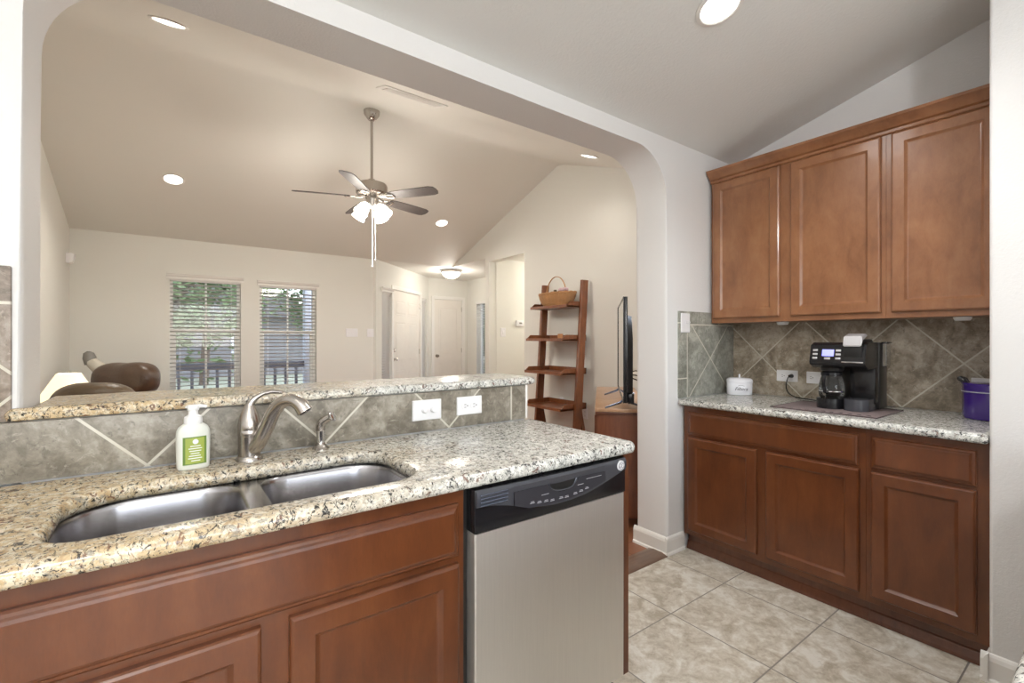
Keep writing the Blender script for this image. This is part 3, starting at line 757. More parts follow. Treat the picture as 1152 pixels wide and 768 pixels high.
b0 = thing('soap_bottle', (.052, 1.560, .914), 'white foaming hand soap bottle with a lime green label at the back of the counter', 'bottle')
ang = math.radians(6); TB = Matrix.Translation((.052, 1.560, .914)) @ Matrix.Rotation(ang, 4, 'Z')
def oval(a, b_, z, n=32, p=2.6):
    out = []
    for i in range(n):
        t = 2*PI*i/n; cs, sn = math.cos(t), math.sin(t)
        out.append((a*abs(cs)**(2/p)*(1 if cs > 0 else -1), b_*abs(sn)**(2/p)*(1 if sn > 0 else -1), z))
    return out
mb = MB(TB); mb.rings([oval(a, b_, z) for a, b_, z in [(.034,.019,0),(.0375,.0215,.004),(.0385,.0225,.02),(.0395,.023,.06),(.0395,.023,.092),(.0385,.0225,.105),(.034,.021,.115),(.027,.019,.121),(.0225,.018,.124)]]); mb.build('bottle_body', M['soap'], b0, angle=60)
mb = MB(TB); mb.lathe((0,0,0), [(.0215,.123),(.0218,.136),(.0205,.143),(.013,.147),(.0115,.150),(.0115,.163)], 28); pc = mb.build('pump_collar', M['soapcap'], b0, angle=50)
mb = MB(TB); mb.lathe((0,0,0), [(.0135,.160),(.0145,.164),(.0145,.172),(.013,.1745)], 24); mb.tube([(.004,0,.169),(.016,-.002,.1705),(.026,-.004,.1695),(.031,-.005,.167)], [.0065,.0055,.0045,.004], 10); mb.tube([(-.006,0,.170),(-.018,.001,.1695)], [.005,.003], 8)
mb.build('pump_head', M['soapcap'], b0, angle=50)
def label_patch(u0, u1, v0, v1, off, m, name, parent, nn=8):
    mb = MB(TB); r0 = []; 
    def yy(x): return -.0225*(max(0, 1-abs(x/.0392)**2.6))**(1/2.6) - off
    cols = [[(u0+(u1-u0)*i/nn, yy(u0+(u1-u0)*i/nn), v) for v in (v0, v1)] for i in range(nn+1)]
    bk = [[(p[0], p[1]+off*.8, p[2]) for p in c_] for c_ in cols]
    vs = [[mb.v(p) for p in c_] for c_ in cols]; vb = [[mb.v(p) for p in c_] for c_ in bk]
    for i in range(nn):
        mb.face([vs[i][0], vs[i+1][0], vs[i+1][1], vs[i][1]]); mb.face([vb[i][0], vb[i][1], vb[i+1][1], vb[i+1][0]])
        mb.face([vs[i][0], vb[i][0], vb[i+1][0], vs[i+1][0]]); mb.face([vs[i][1], vs[i+1][1], vb[i+1][1], vb[i][1]])
    mb.face([vs[0][0], vs[0][1], vb[0][1], vb[0][0]]); mb.face([vs[-1][0], vb[-1][0], vb[-1][1], vs[-1][1]])
    return mb.build(name, m, parent)
lb = label_patch(-.0265, .028, .015, .090, .0008, M['green'], 'label', b0); lb['label'] = 'lime green printed label'
label_patch(-.021, .0225, .018, .087, .0014, M['lime'], 'label_field', lb)
for i, (a, b_) in enumerate([(-.010,.014),(-.014,.017),(-.012,.015),(-.009,.011),(-.013,.014),(-.015,.017),(-.008,.013)]):
    z = .064 - i*.0066; label_patch(a, b_, z, z+.0022, .0019, M['white'], 'label_print', lb, 4)
mb = MB(TB); mb.rings([[(.002+r*math.cos(2*PI*i/20), -.0228-o_, .077+r*math.sin(2*PI*i/20)) for i in range(20)] for r, o_ in ((.0068,.0008),(.0068,.0022))]); mb.build('label_emblem', M['white'], lb)

# ------------------------------------------------------------------ wall plates
def plate(name, T, w_, h, label, kind, m=None, group=None):
    """kind: list of (type, u) devices"""
    o = thing(name, T @ Vector((0, 0, 0)), label, 'switch' if 'switch' in name else 'outlet', group)
    mb = MB(T); rr = [(0, 0), (0, .003), (.002, .0055), (.004, .006)]
    rs = [[(x, y, z) for x, y in inset(rrect(-w_/2, -h/2, w_/2, h/2, .003, 3), d_)] for d_, z in rr for z in [z]]
    mb.rings([[(x, y, z) for x, y in inset(rrect(-w_/2, -h/2, w_/2, h/2, .003, 3), d_)] for d_, z in rr]); mb.build('plate', m or M['white'], o, smooth=False)
    for t, u, v in kind:
        if t == 'round':
            mb = MB(T); mb.rings([[(u+r*math.cos(2*PI*i/20), v+r*math.sin(2*PI*i/20), z) for i in range(20)] for r, z in ((.011,.005),(.0105,.018),(.008,.023),(.003,.0245))]); mb.build('knob', M['white'], o)
        if t == 'toggle':
            mb = MB(T); mb.box((u-.005, v-.012, .005), (u+.005, v+.012, .0065)); mb.box((u-.0035, v-.002, .006), (u+.0035, v+.008, .017), .001); mb.build('toggle', M['white'], o)
        if t == 'rocker':
            mb = MB(T); mb.box((u-.016, v-.032, .005), (u+.016, v+.032, .0078), .001); mb.build('rocker', M['white'], o)
        if t in ('recH', 'recV'):
            mb = MB(T); R = .017
            mb.rings([[(x, y, z) for x, y in rrect(u-R, v-R*.8, u+R, v+R*.8, .012, 4)] for z in (.005, .0072)]); rc = mb.build('receptacle', M['white'], o)
            mb = MB(T)
            if t == 'recH':
                mb.box((u-.006, v+.0045, .007), (u+.003, v+.0065, .0076)); mb.box((u-.006, v-.0065, .007), (u+.003, v-.0045, .0076)); mb.cyl((u+.009, v, .007), (u+.009, v, .0076), .0026, 10)
            else:
                mb.box((u-.0065, v-.003, .007), (u-.0045, v+.006, .0076)); mb.box((u+.0045, v-.003, .007), (u+.0065, v+.006, .0076)); mb.cyl((u, v-.009, .007), (u, v-.009, .0076), .0026, 10)
            mb.build('slots', M['ink'], rc)
    return o
plate('wall_switch', TP((.803, 1.655, .9965)), .122, .078, 'white plate with two round knobs on the tile below the bar', [('round', -.014, 0), ('round', .022, 0)])
plate('wall_outlet', TP((.994, 1.655, .998)), .118, .074, 'white double outlet on the tile below the bar', [('recH', -.021, 0), ('recH', .021, 0)])
plate('wall_switch', TP((2.528, 1.669, 1.369)), .088, .118, 'white two-toggle switch plate at the tile edge left of the wall cabinets', [('toggle', .006, 0), ('toggle', .028, 0)])
TRW = lambda y, z: TR((XR-.010, y, z))
plate('wall_outlet', TRW(1.327, 1.043), .122, .070, 'white outlet with a black plug in it, behind the white canister', [('recH', -.024, 0), ('recH', .026, 0)])
plate('wall_outlet', TRW(1.178, 1.041), .078, .070, 'white outlet plate half hidden behind the coffee maker', [('recH', -.012, 0)])
plate('wall_outlet', TRW(.445, 1.056), .115, .060, 'white outlet plate behind the purple pot', [('recH', -.02, 0), ('recH', .02, 0)])
TF = lambda x, z: TP((x, YF, z))
plate('wall_switch', TF(2.09, 1.362), .17, .118, 'wide white three-toggle switch plate on the far wall', [('toggle', -.045, 0), ('toggle', 0, 0), ('toggle', .045, 0)])
plate('wall_switch', TF(2.365, 1.362), .115, .118, 'smaller white switch plate on the far wall near its corner', [('toggle', -.023, 0), ('toggle', .023, 0)])
plate('wall_switch', TP((3.94, 5.60, 1.37)), .09, .13, 'white rocker switch on the hall wall below the thermostat', [('rocker', 0, 0)])
TG = lambda y, z: TR((XG, y, z))
plate('wall_outlet', TG(4.06, .53), .075, .118, 'white outlet low on the wall behind the ladder shelf', [('recV', 0, .022), ('recV', 0, -.022)])
plate('wall_outlet', TG(3.68, .45), .075, .118, 'white outlet low on the wall right of the ladder shelf', [('recV', 0, .022), ('recV', 0, -.022)])
th = thing('thermostat', (4.236, 5.59, 1.46), 'white thermostat on the hall wall', 'thermostat')
T = TP((4.236, 5.60, 1.507)); mb = MB(T); mb.box((-.065, -.045, 0), (.065, .045, .028), .006, 3); mb.build('housing', M['white'], th)
mb = MB(T); mb.box((-.015, -.008, .027), (.035, .014, .0295), .001); mb.build('display', M['greym'], th)
T = frame(None, (0, 1, 0), (1, 0, 0), (XL, 6.55, 2.10)); mb = MB(T)
mb.rings([[(-.05,-.05,0),(.05,-.05,0),(.05,.05,0),(-.05,.05,0)], [(-.05,-.05,.03),(.05,-.05,.03),(.05,.05,.045),(-.05,.05,.045)], [(-.035,-.04,.05),(.035,-.04,.05),(.04,.04,.065),(-.04,.04,.065)]])
tag(mb.build('motion_sensor', M['white']), 'small white motion sensor high in the living room corner', 'sensor')

# ------------------------------------------------------------------ on the coffee counter
k = thing('filter_canister', (2.985, 1.555, .914), 'white oval lidded canister lettered Filters, in the counter corner', 'canister')
ca = math.radians(-52); TC = Matrix.Translation((2.960, 1.560, .914)) @ Matrix.Rotation(ca, 4, 'Z')
mb = MB(TC); mb.rings([oval(a, b_, z, 40) for a, b_, z in [(.069,.048,0),(.074,.052,.004),(.075,.053,.078),(.073,.051,.080)]]); mb.build('canister_body', M['enamel'], k, angle=50)
mb = MB(TC); mb.rings([oval(a, b_, z, 40) for a, b_, z in [(.077,.055,.078),(.0775,.0555,.088),(.075,.053,.098),(.064,.043,.106),(.035,.022,.109),(.008,.006,.1095)]]); ld = mb.build('lid', M['enamel'], k, angle=50)
mb = MB(TC); mb.lathe((0,0,.108), [(.0065,0),(.0055,.010),(.0065,.020),(.004,.0235)], 16); mb.build('lid_knob', M['enamel'], ld)
Tt = TC @ Matrix.Translation((0, -.0536, .040)) @ Matrix.Rotation(PI/2, 4, 'X')
text_mesh('lettering', 'Filters', .030, Tt, M['ink'], k, shear=.35)
mb = MB(TC); mb.tube([(-.020+.040*t, -.0538, .058+.006*math.sin(PI*t)) for t in [i/10 for i in range(11)]], .0008, 5); mb.build('lettering_flourish', M['ink'], k)

mb = MB(); slab(mb, rrect(2.535, .715, 2.925, 1.175, .004, 3), [], [(0, .9142), (.0005, .9172), (.0015, .9178)])
km = tag(mb.build('drying_mat', M['matc']), 'flat mauve mat with dark edging under the coffee maker', 'mat')
mb = MB()
for pts in ([(2.537,.717),(2.923,.717),(2.923,1.173),(2.537,1.173),(2.537,.717)],): mb.tube([(x, y, .9175) for x, y in pts], .0022, 6)
mb.build('edging', M['black'], km)
random.seed(5)
mb = MB()
for i in range(11):
    y = 1.13 - i*.037; x = 2.580 + random.uniform(-.004, .004)
    mb.box((x-.005, y-.010, .9178), (x+.005, y+.008, .9183)); mb.box((x+.008, y-.006, .9178), (x+.012, y+.005, .9183))
mb.build('mat_print', M['black'], km)

cm = thing('coffee_maker', (2.81, .915, .9185), 'black dual coffee maker with a glass carafe, silver pod lid and blue display', 'coffee maker')
T = TR((2.965, .915, .9185))             # u = -(y-.915) to the viewer's right, v up, w = towards -X from the rear face
# overall .25 wide, .31 deep, .34 high
mb = MB(T); mb.box((-.118, 0, 0), (.122, .335, .115), .008, 2); mb.build('rear_housing', M['charcoal'], cm)
mb = MB(T)
pr = [(.11, .205), (.11, .335), (.255, .335), (.285, .322), (.305, .235), (.298, .222), (.26, .205)]   # (w, v)
rs = [[(u, v, w_) for w_, v in pr] for u in (-.122, .118)]; mb.rings(rs); bmesh.ops.bevel(mb.bm, geom=[e for e in mb.bm.edges], offset=.003, segments=2, affect='EDGES')
hd = mb.build('brew_head', M['black'], cm)
mb = MB(T); mb.box((.012, .030, .10), (.118, .21, .165), .004); mb.build('pod_tower', M['black'], cm)
mb = MB(T); mb.rings([[(u, v, w_) for u, w_ in [(.010+.1*0, .15)]+[(.062+.052*math.cos(a), .235+.050*math.sin(a)) for a in [PI - PI*k_/14 for k_ in range(15)]]+[(.114, .15)]] for v in (0, .004, .052, .056)]); mb.build('drip_tray', M['blackg'], cm)
mb = MB(T); mb.lathe((0,0,0), [(0,0)], 3) if False else None
# slanted console: display and buttons on the front face of the head
p0 = Vector((0, .322, .285)); p1 = Vector((0, .235, .305)); vv = (p0-p1).normalized(); nn_ = Vector((0, -vv.z, vv.y)); nn_ = Vector((0, vv.z*-1, vv.y))
nn_ = Vector((1,0,0)).cross(vv)
if nn_.z < 0: nn_ = -nn_
LM = Matrix.Identity(4)
for i in range(3): LM[i][0] = (1,0,0)[i]; LM[i][1] = vv[i]; LM[i][2] = nn_[i]; LM[i][3] = (p1+vv*.044)[i]
TCn = T @ LM
mb = MB(TCn); mb.box((-.066, -.012, .0), (-.014, .022, .0016), .0005); mb.build('display', M['lcd'], hd)
mb = MB(TCn)
for bx in (-.098, .004):
    for by in (-.022, -.002, .018):
        mb = MB(TCn); mb.box((bx-.010, by-.0055, .0), (bx+.012, by+.0045, .0022), .001); mb.build('button', M['silver'], hd)
mb = MB(TCn); mb.box((-.055, -.029, 0), (-.028, -.019, .0022), .001); mb.build('button', M['silver'], hd)
# silver pod lid
mb = MB(T)
pr = [(.215, .366), (.222, .376), (.246, .379), (.296, .366), (.310, .318), (.303, .314), (.285, .350), (.240, .366)]
rs = [[(u, v, w_) for w_, v in pr] for u in (.028, .104)]; mb.rings(rs); bmesh.ops.bevel(mb.bm, geom=[e for e in mb.bm.edges], offset=.004, segments=2, affect='EDGES')
pl_ = mb.build('pod_lid', M['silver'], hd); pl_['label'] = 'silver pod lid'
mb = MB(T); mb.box((.030, .262, .28), (.104, .318, .300), .004); mb.box((.034, .325, .12), (.098, .352, .285), .01); mb.build('pod_chamber', M['dark'], hd)
mb = MB(T); mb.box((.022, .236, .296), (.112, .243, .309), .002); mb.build('trim_bar', M['chrome'], hd)
# hot plate and carafe
mb = MB(T); mb.rings([[(u, v, w_) for u, w_ in [(-.116, .10)]+[(-.054+.062*math.cos(a), .215+.072*math.sin(a)) for a in [PI - PI*k_/14 for k_ in range(15)]]+[(.008, .10)]] for v in (0, .003, .046, .050)]); mb.build('hot_plate_base', M['black'], cm)
def lcyl(mb, c, prof, seg=28):
    mb.rings([[(c[0]+r*math.cos(2*PI*i/seg), v, c[1]+r*math.sin(2*PI*i/seg)) for i in range(seg)] for r, v in prof], True, True)
mb = MB(T); lcyl(mb, (-.054, .208), [(.050,.052),(.056,.060),(.058,.085),(.056,.115),(.048,.150),(.043,.160),(.044,.168)]); cf = mb.build('carafe', M['glass'], cm); cf['label'] = 'clear glass carafe'
mb = MB(T); lcyl(mb, (-.054, .208), [(.044,.164),(.047,.166),(.047,.180),(.040,.188),(.020,.190)]); mb.build('carafe_lid', M['black'], cf)
mb = MB(T); lcyl(mb, (-.054, .208), [(.0585,.0835),(.0592,.084),(.0592,.088),(.0585,.0885)]); mb.build('carafe_band', M['chrome'], cf)
mb = MB(T); mb.tube([(-.054, .172, .25), (-.056, .176, .285), (-.058, .165, .298), (-.058, .12, .300), (-.057, .085, .288), (-.055, .078, .268)], [.008,.009,.009,.009,.008,.006], 10); mb.build('carafe_handle', M['black'], cf)
mb = MB(T); lcyl(mb, (-.054, .205), [(.045,.189),(.050,.192),(.052,.206)]); mb.build('filter_basket', M['charcoal'], hd)
mb = MB(T); mb.box((.123, .215, .018), (.142, .330, .082), .005, 2); wt = mb.build('water_tank', M['glass'], cm); wt['label'] = 'clear water tank'
mb = MB(T); mb.box((.121, .3305, .014), (.146, .338, .088), .002); mb.build('tank_lid', M['black'], wt)

cd = thing('power_cord', (2.99, 1.20, .915), 'black power cord looping from the outlet down to the coffee maker', 'cord')
mb = MB(); yp = 1.299
mb.cyl((XR-.018, yp, 1.044), (XR-.045, yp, 1.044), .013, 14, .009); mb.build('plug', M['black'], cd)
mb = MB(); mb.tube(bez([(XR-.045, yp, 1.044), (XR-.060, yp+.004, 1.030), (XR-.062, yp+.012, .985), (XR-.058, yp+.002, .945), (XR-.062, yp-.040, .922), (XR-.085, yp-.12, .9185), (2.985, 1.120, .9185), (2.955, 1.028, .925)], 42), .0032, 8); mb.build('cable', M['black'], cd)

pp = thing('canister_pot', (2.935, .425, .914), 'glossy purple metal pot with black side handles, cut off by the white wall end', 'pot')
cx, cy = 2.935, .418
mb = MB(); mb.lathe((cx, cy, .914), [(.080, 0), (.086, .003), (.089, .012), (.089, .118), (.091, .120), (.091, .126), (.088, .128), (.089, .132), (.089, .150), (.091, .152)], 40); mb.build('pot_body', M['purple'], pp, angle=40)
mb = MB(); mb.lathe((cx, cy, 1.066), [(.091, 0), (.092, .004), (.088, .008), (.080, .009)], 40); mb.build('lid', M['purple'], pp)
mb = MB(); mb.lathe((cx, cy, .914), [(.0895,.1195),(.0922,.121),(.0922,.1235),(.0895,.125)], 40); mb.build('bright_band', M['silver'], pp)
for sgn in (1, -1):
    mb = MB(); mb.tube([(cx-.02, cy+.072, 1.066), (cx-.024, cy+.082, 1.084), (cx-.02, cy+.092, 1.090), (cx+.01, cy+.094, 1.090), (cx+.02, cy+.084, 1.084), (cx+.015, cy+.074, 1.066)], .012, 10) if sgn > 0 else mb.tube([(cx-.02, cy-.070, 1.064), (cx-.01, cy-.082, 1.078), (cx+.02, cy-.075, 1.07)], .010, 10)
    mb.build('handle', M['black'], pp)

# ------------------------------------------------------------------ recessed lights and ceiling items
def tilt(nrm, loc):
    z = Vector(nrm).normalized(); x = Vector((1, 0, 0)); y = z.cross(x).normalized(); x = y.cross(z)
    m = Matrix.Identity(4)
    for i in range(3): m[i][0] = x[i]; m[i][1] = y[i]; m[i][2] = z[i]; m[i][3] = loc[i]
    return m
def can(x, y, z, slope, label, lens, power, col, r=.075, group='recessed ceiling lights'):
    nrm = Vector((0, slope, -1)).normalized()       # pointing down out of the ceiling
    T = tilt(nrm, (x, y, z))
    o = thing('recessed_light', (x, y, z), label, 'ceiling light', group)
    mb = MB(T); seg = 32
    mb.rings([[(rr*math.cos(2*PI*i/seg), rr*math.sin(2*PI*i/seg), w_) for i in range(seg)] for rr, w_ in ((r, -.002), (r+.018, -.001), (r+.018, .004), (r+.004, .007), (r, .004))], False, False)
    mb.build('trim_ring', M['trim'], o)
    mb = MB(T); mb.rings([[(rr*math.cos(2*PI*i/seg), rr*math.sin(2*PI*i/seg), w_) for i in range(seg)] for rr, w_ in ((r, .001), (r*.8, .0035), (r*.2, .0045))]); mb.build('lens', lens, o)
    d = bpy.data.lights.new('can_lamp', 'SPOT'); d.energy = power; d.color = col; d.spot_size = math.radians(155); d.spot_blend = .9; d.shadow_soft_size = r*1.8
    lo = bpy.data.objects.new('can_lamp', d); C.objects.link(lo); lo.parent = o; lo.location = nrm*.03
    lo.rotation_euler = nrm.to_track_quat('-Z', 'Y').to_euler()
    return o
# kitchen
kx, ky = 1.80, 1.03
sK = -.256
can(kx, ky, kz(ky), -sK*-1, 'bright recessed ceiling light at the top edge over the kitchen floor', M['lamp'], 58, KIT)
kf = thing('added_globe_light', (-.45, -1.35, 2.80), 'frosted globe fill light added to the kitchen, unseen behind the camera', 'ceiling light')  # invented fixture, placed to brighten the kitchen and its right-hand cabinets
MB().cyl((-.45, -1.35, 2.95), (-.45, -1.35, kz(-1.35)+.01), .012, 12).build('stem', M['nickel'], kf)
mb = MB(); mb.lathe((-.45, -1.35, 2.80), [(.02, 0), (.09, .015), (.14, .06), (.16, .11), (.14, .145), (.05, .16)], 32); mb.build('globe', M['globe'], kf)
d = bpy.data.lights.new('kitchen_fill_bulb', 'POINT'); d.energy = 100; d.color = KIT; d.shadow_soft_size = .15
lo = bpy.data.objects.new('kitchen_fill_bulb', d); C.objects.link(lo); lo.parent = kf; lo.location = (0, 0, -.17)
can(-.6, .4, kz(.4), -sK*-1, 'added recessed fill light for the kitchen, out of frame', M['lamp'], 8, KIT)  # unseen can added as kitchen fill
can(.9, -.7, kz(-.7), -sK*-1, 'added recessed fill light for the kitchen behind the camera', M['lamp'], 26, KIT)  # another made-up can, overhead fill from behind the view
# living
for x, y, lab in ((.027, 5.598, 'round recessed light on the far ceiling slope, left of the fan'), (2.933, 5.591, 'round recessed light on the far ceiling slope, right of the fan')):
    can(x, y, lz(y), -.342, lab, M['lampw'], 46, LIV)
for x, y, lab in ((-.005, 3.20, 'recessed light seen as a thin ellipse at the top left behind the arch'), (3.165, 3.10, 'small recessed light at the right behind the arch, above the TV')):
    can(x, y, lz(y), .342, lab, M['lampw'], 32 if x < 1 else 17, LIV)
# entry flush light
fl = thing('flush_ceiling_light', (3.85, 7.0, 2.29), 'domed flush-mount ceiling light glowing in the entry', 'ceiling light')
mb = MB(); mb.lathe((3.85, 7.0, 2.44), [(.10, 0), (.175, -.012), (.175, -.034), (.165, -.042)], 32, False, True); mb.build('pan', M['nickel'], fl)
mb = MB(); mb.lathe((3.85, 7.0, 2.40), [(.158, 0), (.150, -.030), (.125, -.060), (.085, -.085), (.035, -.097), (.006, -.099)], 32); mb.build('bowl', M['globe'], fl)
d = bpy.data.lights.new('entry_bulb', 'POINT'); d.energy = 20; d.color = (1, .93, .84); d.shadow_soft_size = .12
lo = bpy.data.objects.new('entry_bulb', d); C.objects.link(lo); lo.parent = fl; lo.location = (0, 0, -.06)
d = bpy.data.lights.new('hall_bulb', 'POINT'); d.energy = 34; d.color = (1, .93, .84); d.shadow_soft_size = .12
hl = thing('flush_ceiling_light', (5.2, 5.2, 2.32), 'hall ceiling light beyond the opening, out of sight', 'ceiling light')
mb = MB(); mb.lathe((5.2, 5.2, 2.34), [(.02, 0), (.11, .03), (.14, .10)], 24); mb.build('bowl', M['globe'], hl)
lo = bpy.data.objects.new('hall_bulb', d); C.objects.link(lo); lo.parent = hl; lo.location = (0, 0, -.12)
# ceiling vent on the near slope
vt = thing('ceiling_vent', (1.36, 3.04, lz(3.04)), 'long narrow white air vent in the ceiling beside the fan', 'vent')
T = tilt((0, .342, -1), (1.37, 3.04, lz(3.04)))
mb = MB(T); mb.box((-.235, -.085, 0), (.235, .085, .006), .002); mb.build('vent_frame', M['trim'], vt)
mb = MB(T); mb.box((-.20, -.055, .004), (.20, .055, .0068)); mb.build('vent_core', M['greym'], vt)
mb = MB(T)
for i in range(5): y = -.050+i*.025; mb.box((-.20, y-.0085, .006), (.20, y+.0085, .010))
mb.build('vent_louvre', M['trim'], vt)

# ------------------------------------------------------------------ ceiling fan
FX, FY, FZ = 1.46, 4.12, 3.312
fan = thing('ceiling_fan', (FX, FY, FZ), 'nickel ceiling fan with five dark blades and a lit glass-shade kit', 'fan')
MB().lathe((FX, FY, FZ), [(.012, -.085), (.03, -.080), (.045, -.062), (.068, -.030), (.072, 0)], 28).build('canopy', M['nickel'], fan)
MB().cyl((FX, FY, FZ-.08), (FX, FY, 2.70), .0125, 14).build('downrod', M['nickel'], fan)
MB().lathe((FX, FY, 0), [(.030, 2.700), (.030, 2.675), (.10, 2.668), (.130, 2.655), (.137, 2.640), (.137, 2.575), (.125, 2.560), (.06, 2.552)][::-1], 36).build('motor_housing', M['nickel'], fan)
MB().lathe((FX, FY, 0), [(.02, 2.440), (.048, 2.448), (.056, 2.465), (.052, 2.500), (.060, 2.515), (.056, 2.552)], 28).build('switch_housing', M['nickel'], fan)
for kk in range(5):
    a = math.radians(17+72*kk)
    R = Matrix.Translation((FX, FY, 2.540)) @ Matrix.Rotation(a, 4, 'Z')
    Rb = R @ Matrix.Rotation(math.radians(-13), 4, 'X')
    mb = MB(R)
    mb.tube([(.055, 0, .008), (.10, 0, -.004), (.135, 0, -.004)], [.010, .010, .008], 8)
    mb.tube([(.130, 0, -.004), (.155, .028, -.010), (.19, .034, -.016), (.225, .022, -.012)], .006, 8)
    mb.tube([(.130, 0, -.004), (.155, -.028, -.004), (.19, -.034, -.002), (.225, -.022, -.004)], .006, 8)
    mb.tube([(.215, -.03, -.001), (.228, 0, -.007), (.215, .03, -.015)], .006, 8)
    br_ = mb.build('blade_bracket', M['nickel'], fan)
    mb = MB(Rb)
    pts = [(.185, -.045), (.22, -.055), (.35, -.062), (.50, -.066), (.60, -.066), (.640, -.052), (.655, -.020), (.655, .020), (.640, .052), (.60, .066), (.50, .066), (.35, .062), (.22, .055), (.185, .045)]
    mb.prism(pts, -.003, .003, 'z'); mb.build('blade', M['blade'], br_, smooth=False)
va = math.atan2(FY, FX)
for kk in range(4):
    a = va + PI/4 + kk*PI/2 + math.radians(8)
    dx, dy = math.cos(a), math.sin(a)
    mb = MB(); mb.tube([(FX+dx*.03, FY+dy*.03, 2.47), (FX+dx*.062, FY+dy*.062, 2.475), (FX+dx*.082, FY+dy*.082, 2.455)], .009, 8); arm = mb.build('light_arm', M['nickel'], fan)
    ax = Vector((dx*.62, dy*.62, -.78)); o_ = Vector((FX+dx*.078, FY+dy*.078, 2.462))
    z = ax; x = Vector((-dy, dx, 0)); y = z.cross(x)
    Tm = Matrix.Identity(4)
    for i in range(3): Tm[i][0] = x[i]; Tm[i][1] = y[i]; Tm[i][2] = z[i]; Tm[i][3] = o_[i]
    mb = MB(Tm); mb.lathe((0,0,0), [(.022, 0), (.030, .012), (.044, .035), (.052, .065), (.054, .095), (.062, .120)], 24, True, True); mb.build('glass_shade', M['bell'], arm)
d = bpy.data.lights.new('fan_bulb', 'POINT'); d.energy = 62; d.color = (1, .93, .83); d.shadow_soft_size = .24
lo = bpy.data.objects.new('fan_bulb', d); C.objects.link(lo); lo.parent = fan; lo.location = (0, 0, 2.28-FZ)
mb = MB(); mb.cyl((FX-.004, FY-.03, 2.45), (FX-.004, FY-.03, 1.93), .0048, 8); mb.lathe((FX-.004, FY-.03, 1.905), [(.003,0),(.009,.006),(.009,.018),(.004,.028)], 10); mb.build('pull_chain', M['white'], fan)
mb = MB(); mb.cyl((FX+.030, FY-.01, 2.45), (FX+.030, FY-.01, 1.99), .0016, 6); mb.lathe((FX+.030, FY-.01, 1.972), [(.003,0),(.007,.006),(.007,.014),(.002,.02)], 10); mb.build('pull_chain', M['white'], fan)

# ------------------------------------------------------------------ living room windows with blinds
def window(name, T, w_, z0, z1, lab, muntin=True):
    """T: u along the wall, v up, w into the room; w = 0 is the inner wall face; opening z0..z1"""
    o = bpy.data.objects.new(name, None); C.objects.link(o); o.location = T @ Vector((w_/2, z0, -.09)); struct(o, lab, 'window')
    mb = MB(T)
    fr = .035
    mb.box((0, z0, -.13), (fr, z1, -.07)); mb.box((w_-fr, z0, -.13), (w_, z1, -.07)); mb.box((fr, z0, -.13), (w_-fr, z0+fr, -.07)); mb.box((fr, z1-fr, -.13), (w_-fr, z1, -.07))
    zm = (z0+z1)/2 + .06
    if muntin:
        mb.box((fr, zm-.022, -.125), (w_-fr, zm+.022, -.075)); mb.box((w_/2-.010, z0+fr, -.11), (w_/2+.010, z1-fr, -.09))
        mb.box((fr, z0+fr, -.125), (fr+.028, zm-.022, -.085)); mb.box((w_-fr-.028, z0+fr, -.125), (w_-fr, zm-.022, -.085))
    mb.build('window_frame', M['trim'], o, smooth=False)
    mb = MB(T); mb.box((fr, z0+fr, -.102), (w_-fr, z1-fr, -.098)); mb.build('window_pane', M['pane'], o, smooth=False)
    if muntin:
        mb = MB(T); mb.box((-.05, z0-.02, -.07), (w_+.05, z0, .03), .003); mb.build('window_sill', M['trim'], o)
    return o
def blind(T, w_, z0, z1, lab, pitch=.046, sl=.048, ang=15, val=True, vw=.0, group=None):
    o = thing('window_blind', T @ Vector((w_/2, z0, -.035)), lab, 'window blind', group)
    mb = MB(T); n_ = int((z1-.05-z0-.03)/pitch)
    ca_, sa_ = math.cos(math.radians(ang)), math.sin(math.radians(ang))
    for i in range(n_):
        z = z0+.05+i*pitch; h = sl/2
        mb.rings([[(.006, z-sa_*h, -.038-ca_*h), (.006, z+.0015, -.038), (.006, z+sa_*h, -.038+ca_*h), (.006, z-.001, -.038)], [(w_-.006, z-sa_*h, -.038-ca_*h), (w_-.006, z+.0015, -.038), (w_-.006, z+sa_*h, -.038+ca_*h), (w_-.006, z-.001, -.038)]])
    mb.build('slats', M['slat'], o, smooth=False)
    mb = MB(T); mb.box((.006, z0+.008, -.062), (w_-.006, z0+.026, -.014), .003); mb.build('bottom_rail', M['slat'], o)
    mb = MB(T)
    for u in ([.10, w_-.10] if w_ > .4 else [w_/2]): mb.box((u-.0012, z0+.02, -.0135), (u+.0012, z1-.03, -.0125)); mb.box((u-.0012, z0+.02, -.0635), (u+.0012, z1-.03, -.0625))
    mb.build('ladder_cord', M['slat'], o)
    mb = MB(T); mb.box((.003, z1-.05, -.065), (w_-.003, z1-.002, -.012), .002); mb.build('head_rail', M['slat'], o)
    if val:
        mb = MB(T); pr = [(z1-.030, .004), (z1-.030, .018), (z1-.005, .020), (z1+.012, .034), (z1+.026, .038), (z1+.030, .044), (z1+.034, .044), (z1+.034, .004)]
        mb.rings([[(u, v, ww) for v, ww in pr] for u in (-.03-vw, w_+.03+vw)]); mb.build('valance', M['trim'], o, smooth=False)
    return o
TW = lambda x: frame(None, (1, 0, 0), (0, -1, 0), (x, YF, 0))
window('window_1', TW(W1[0]), W1[1]-W1[0], W1[2], W1[3], 'left living room window')
window('window_2', TW(W2[0]), W2[1]-W2[0], W2[2], W2[3], 'right living room window')
blind(TW(W1[0]), W1[1]-W1[0], W1[2], W1[3], 'white slatted blind on the left living room window')
blind(TW(W2[0]), W2[1]-W2[0], W2[2], W2[3], 'white slatted blind on the right living room window')
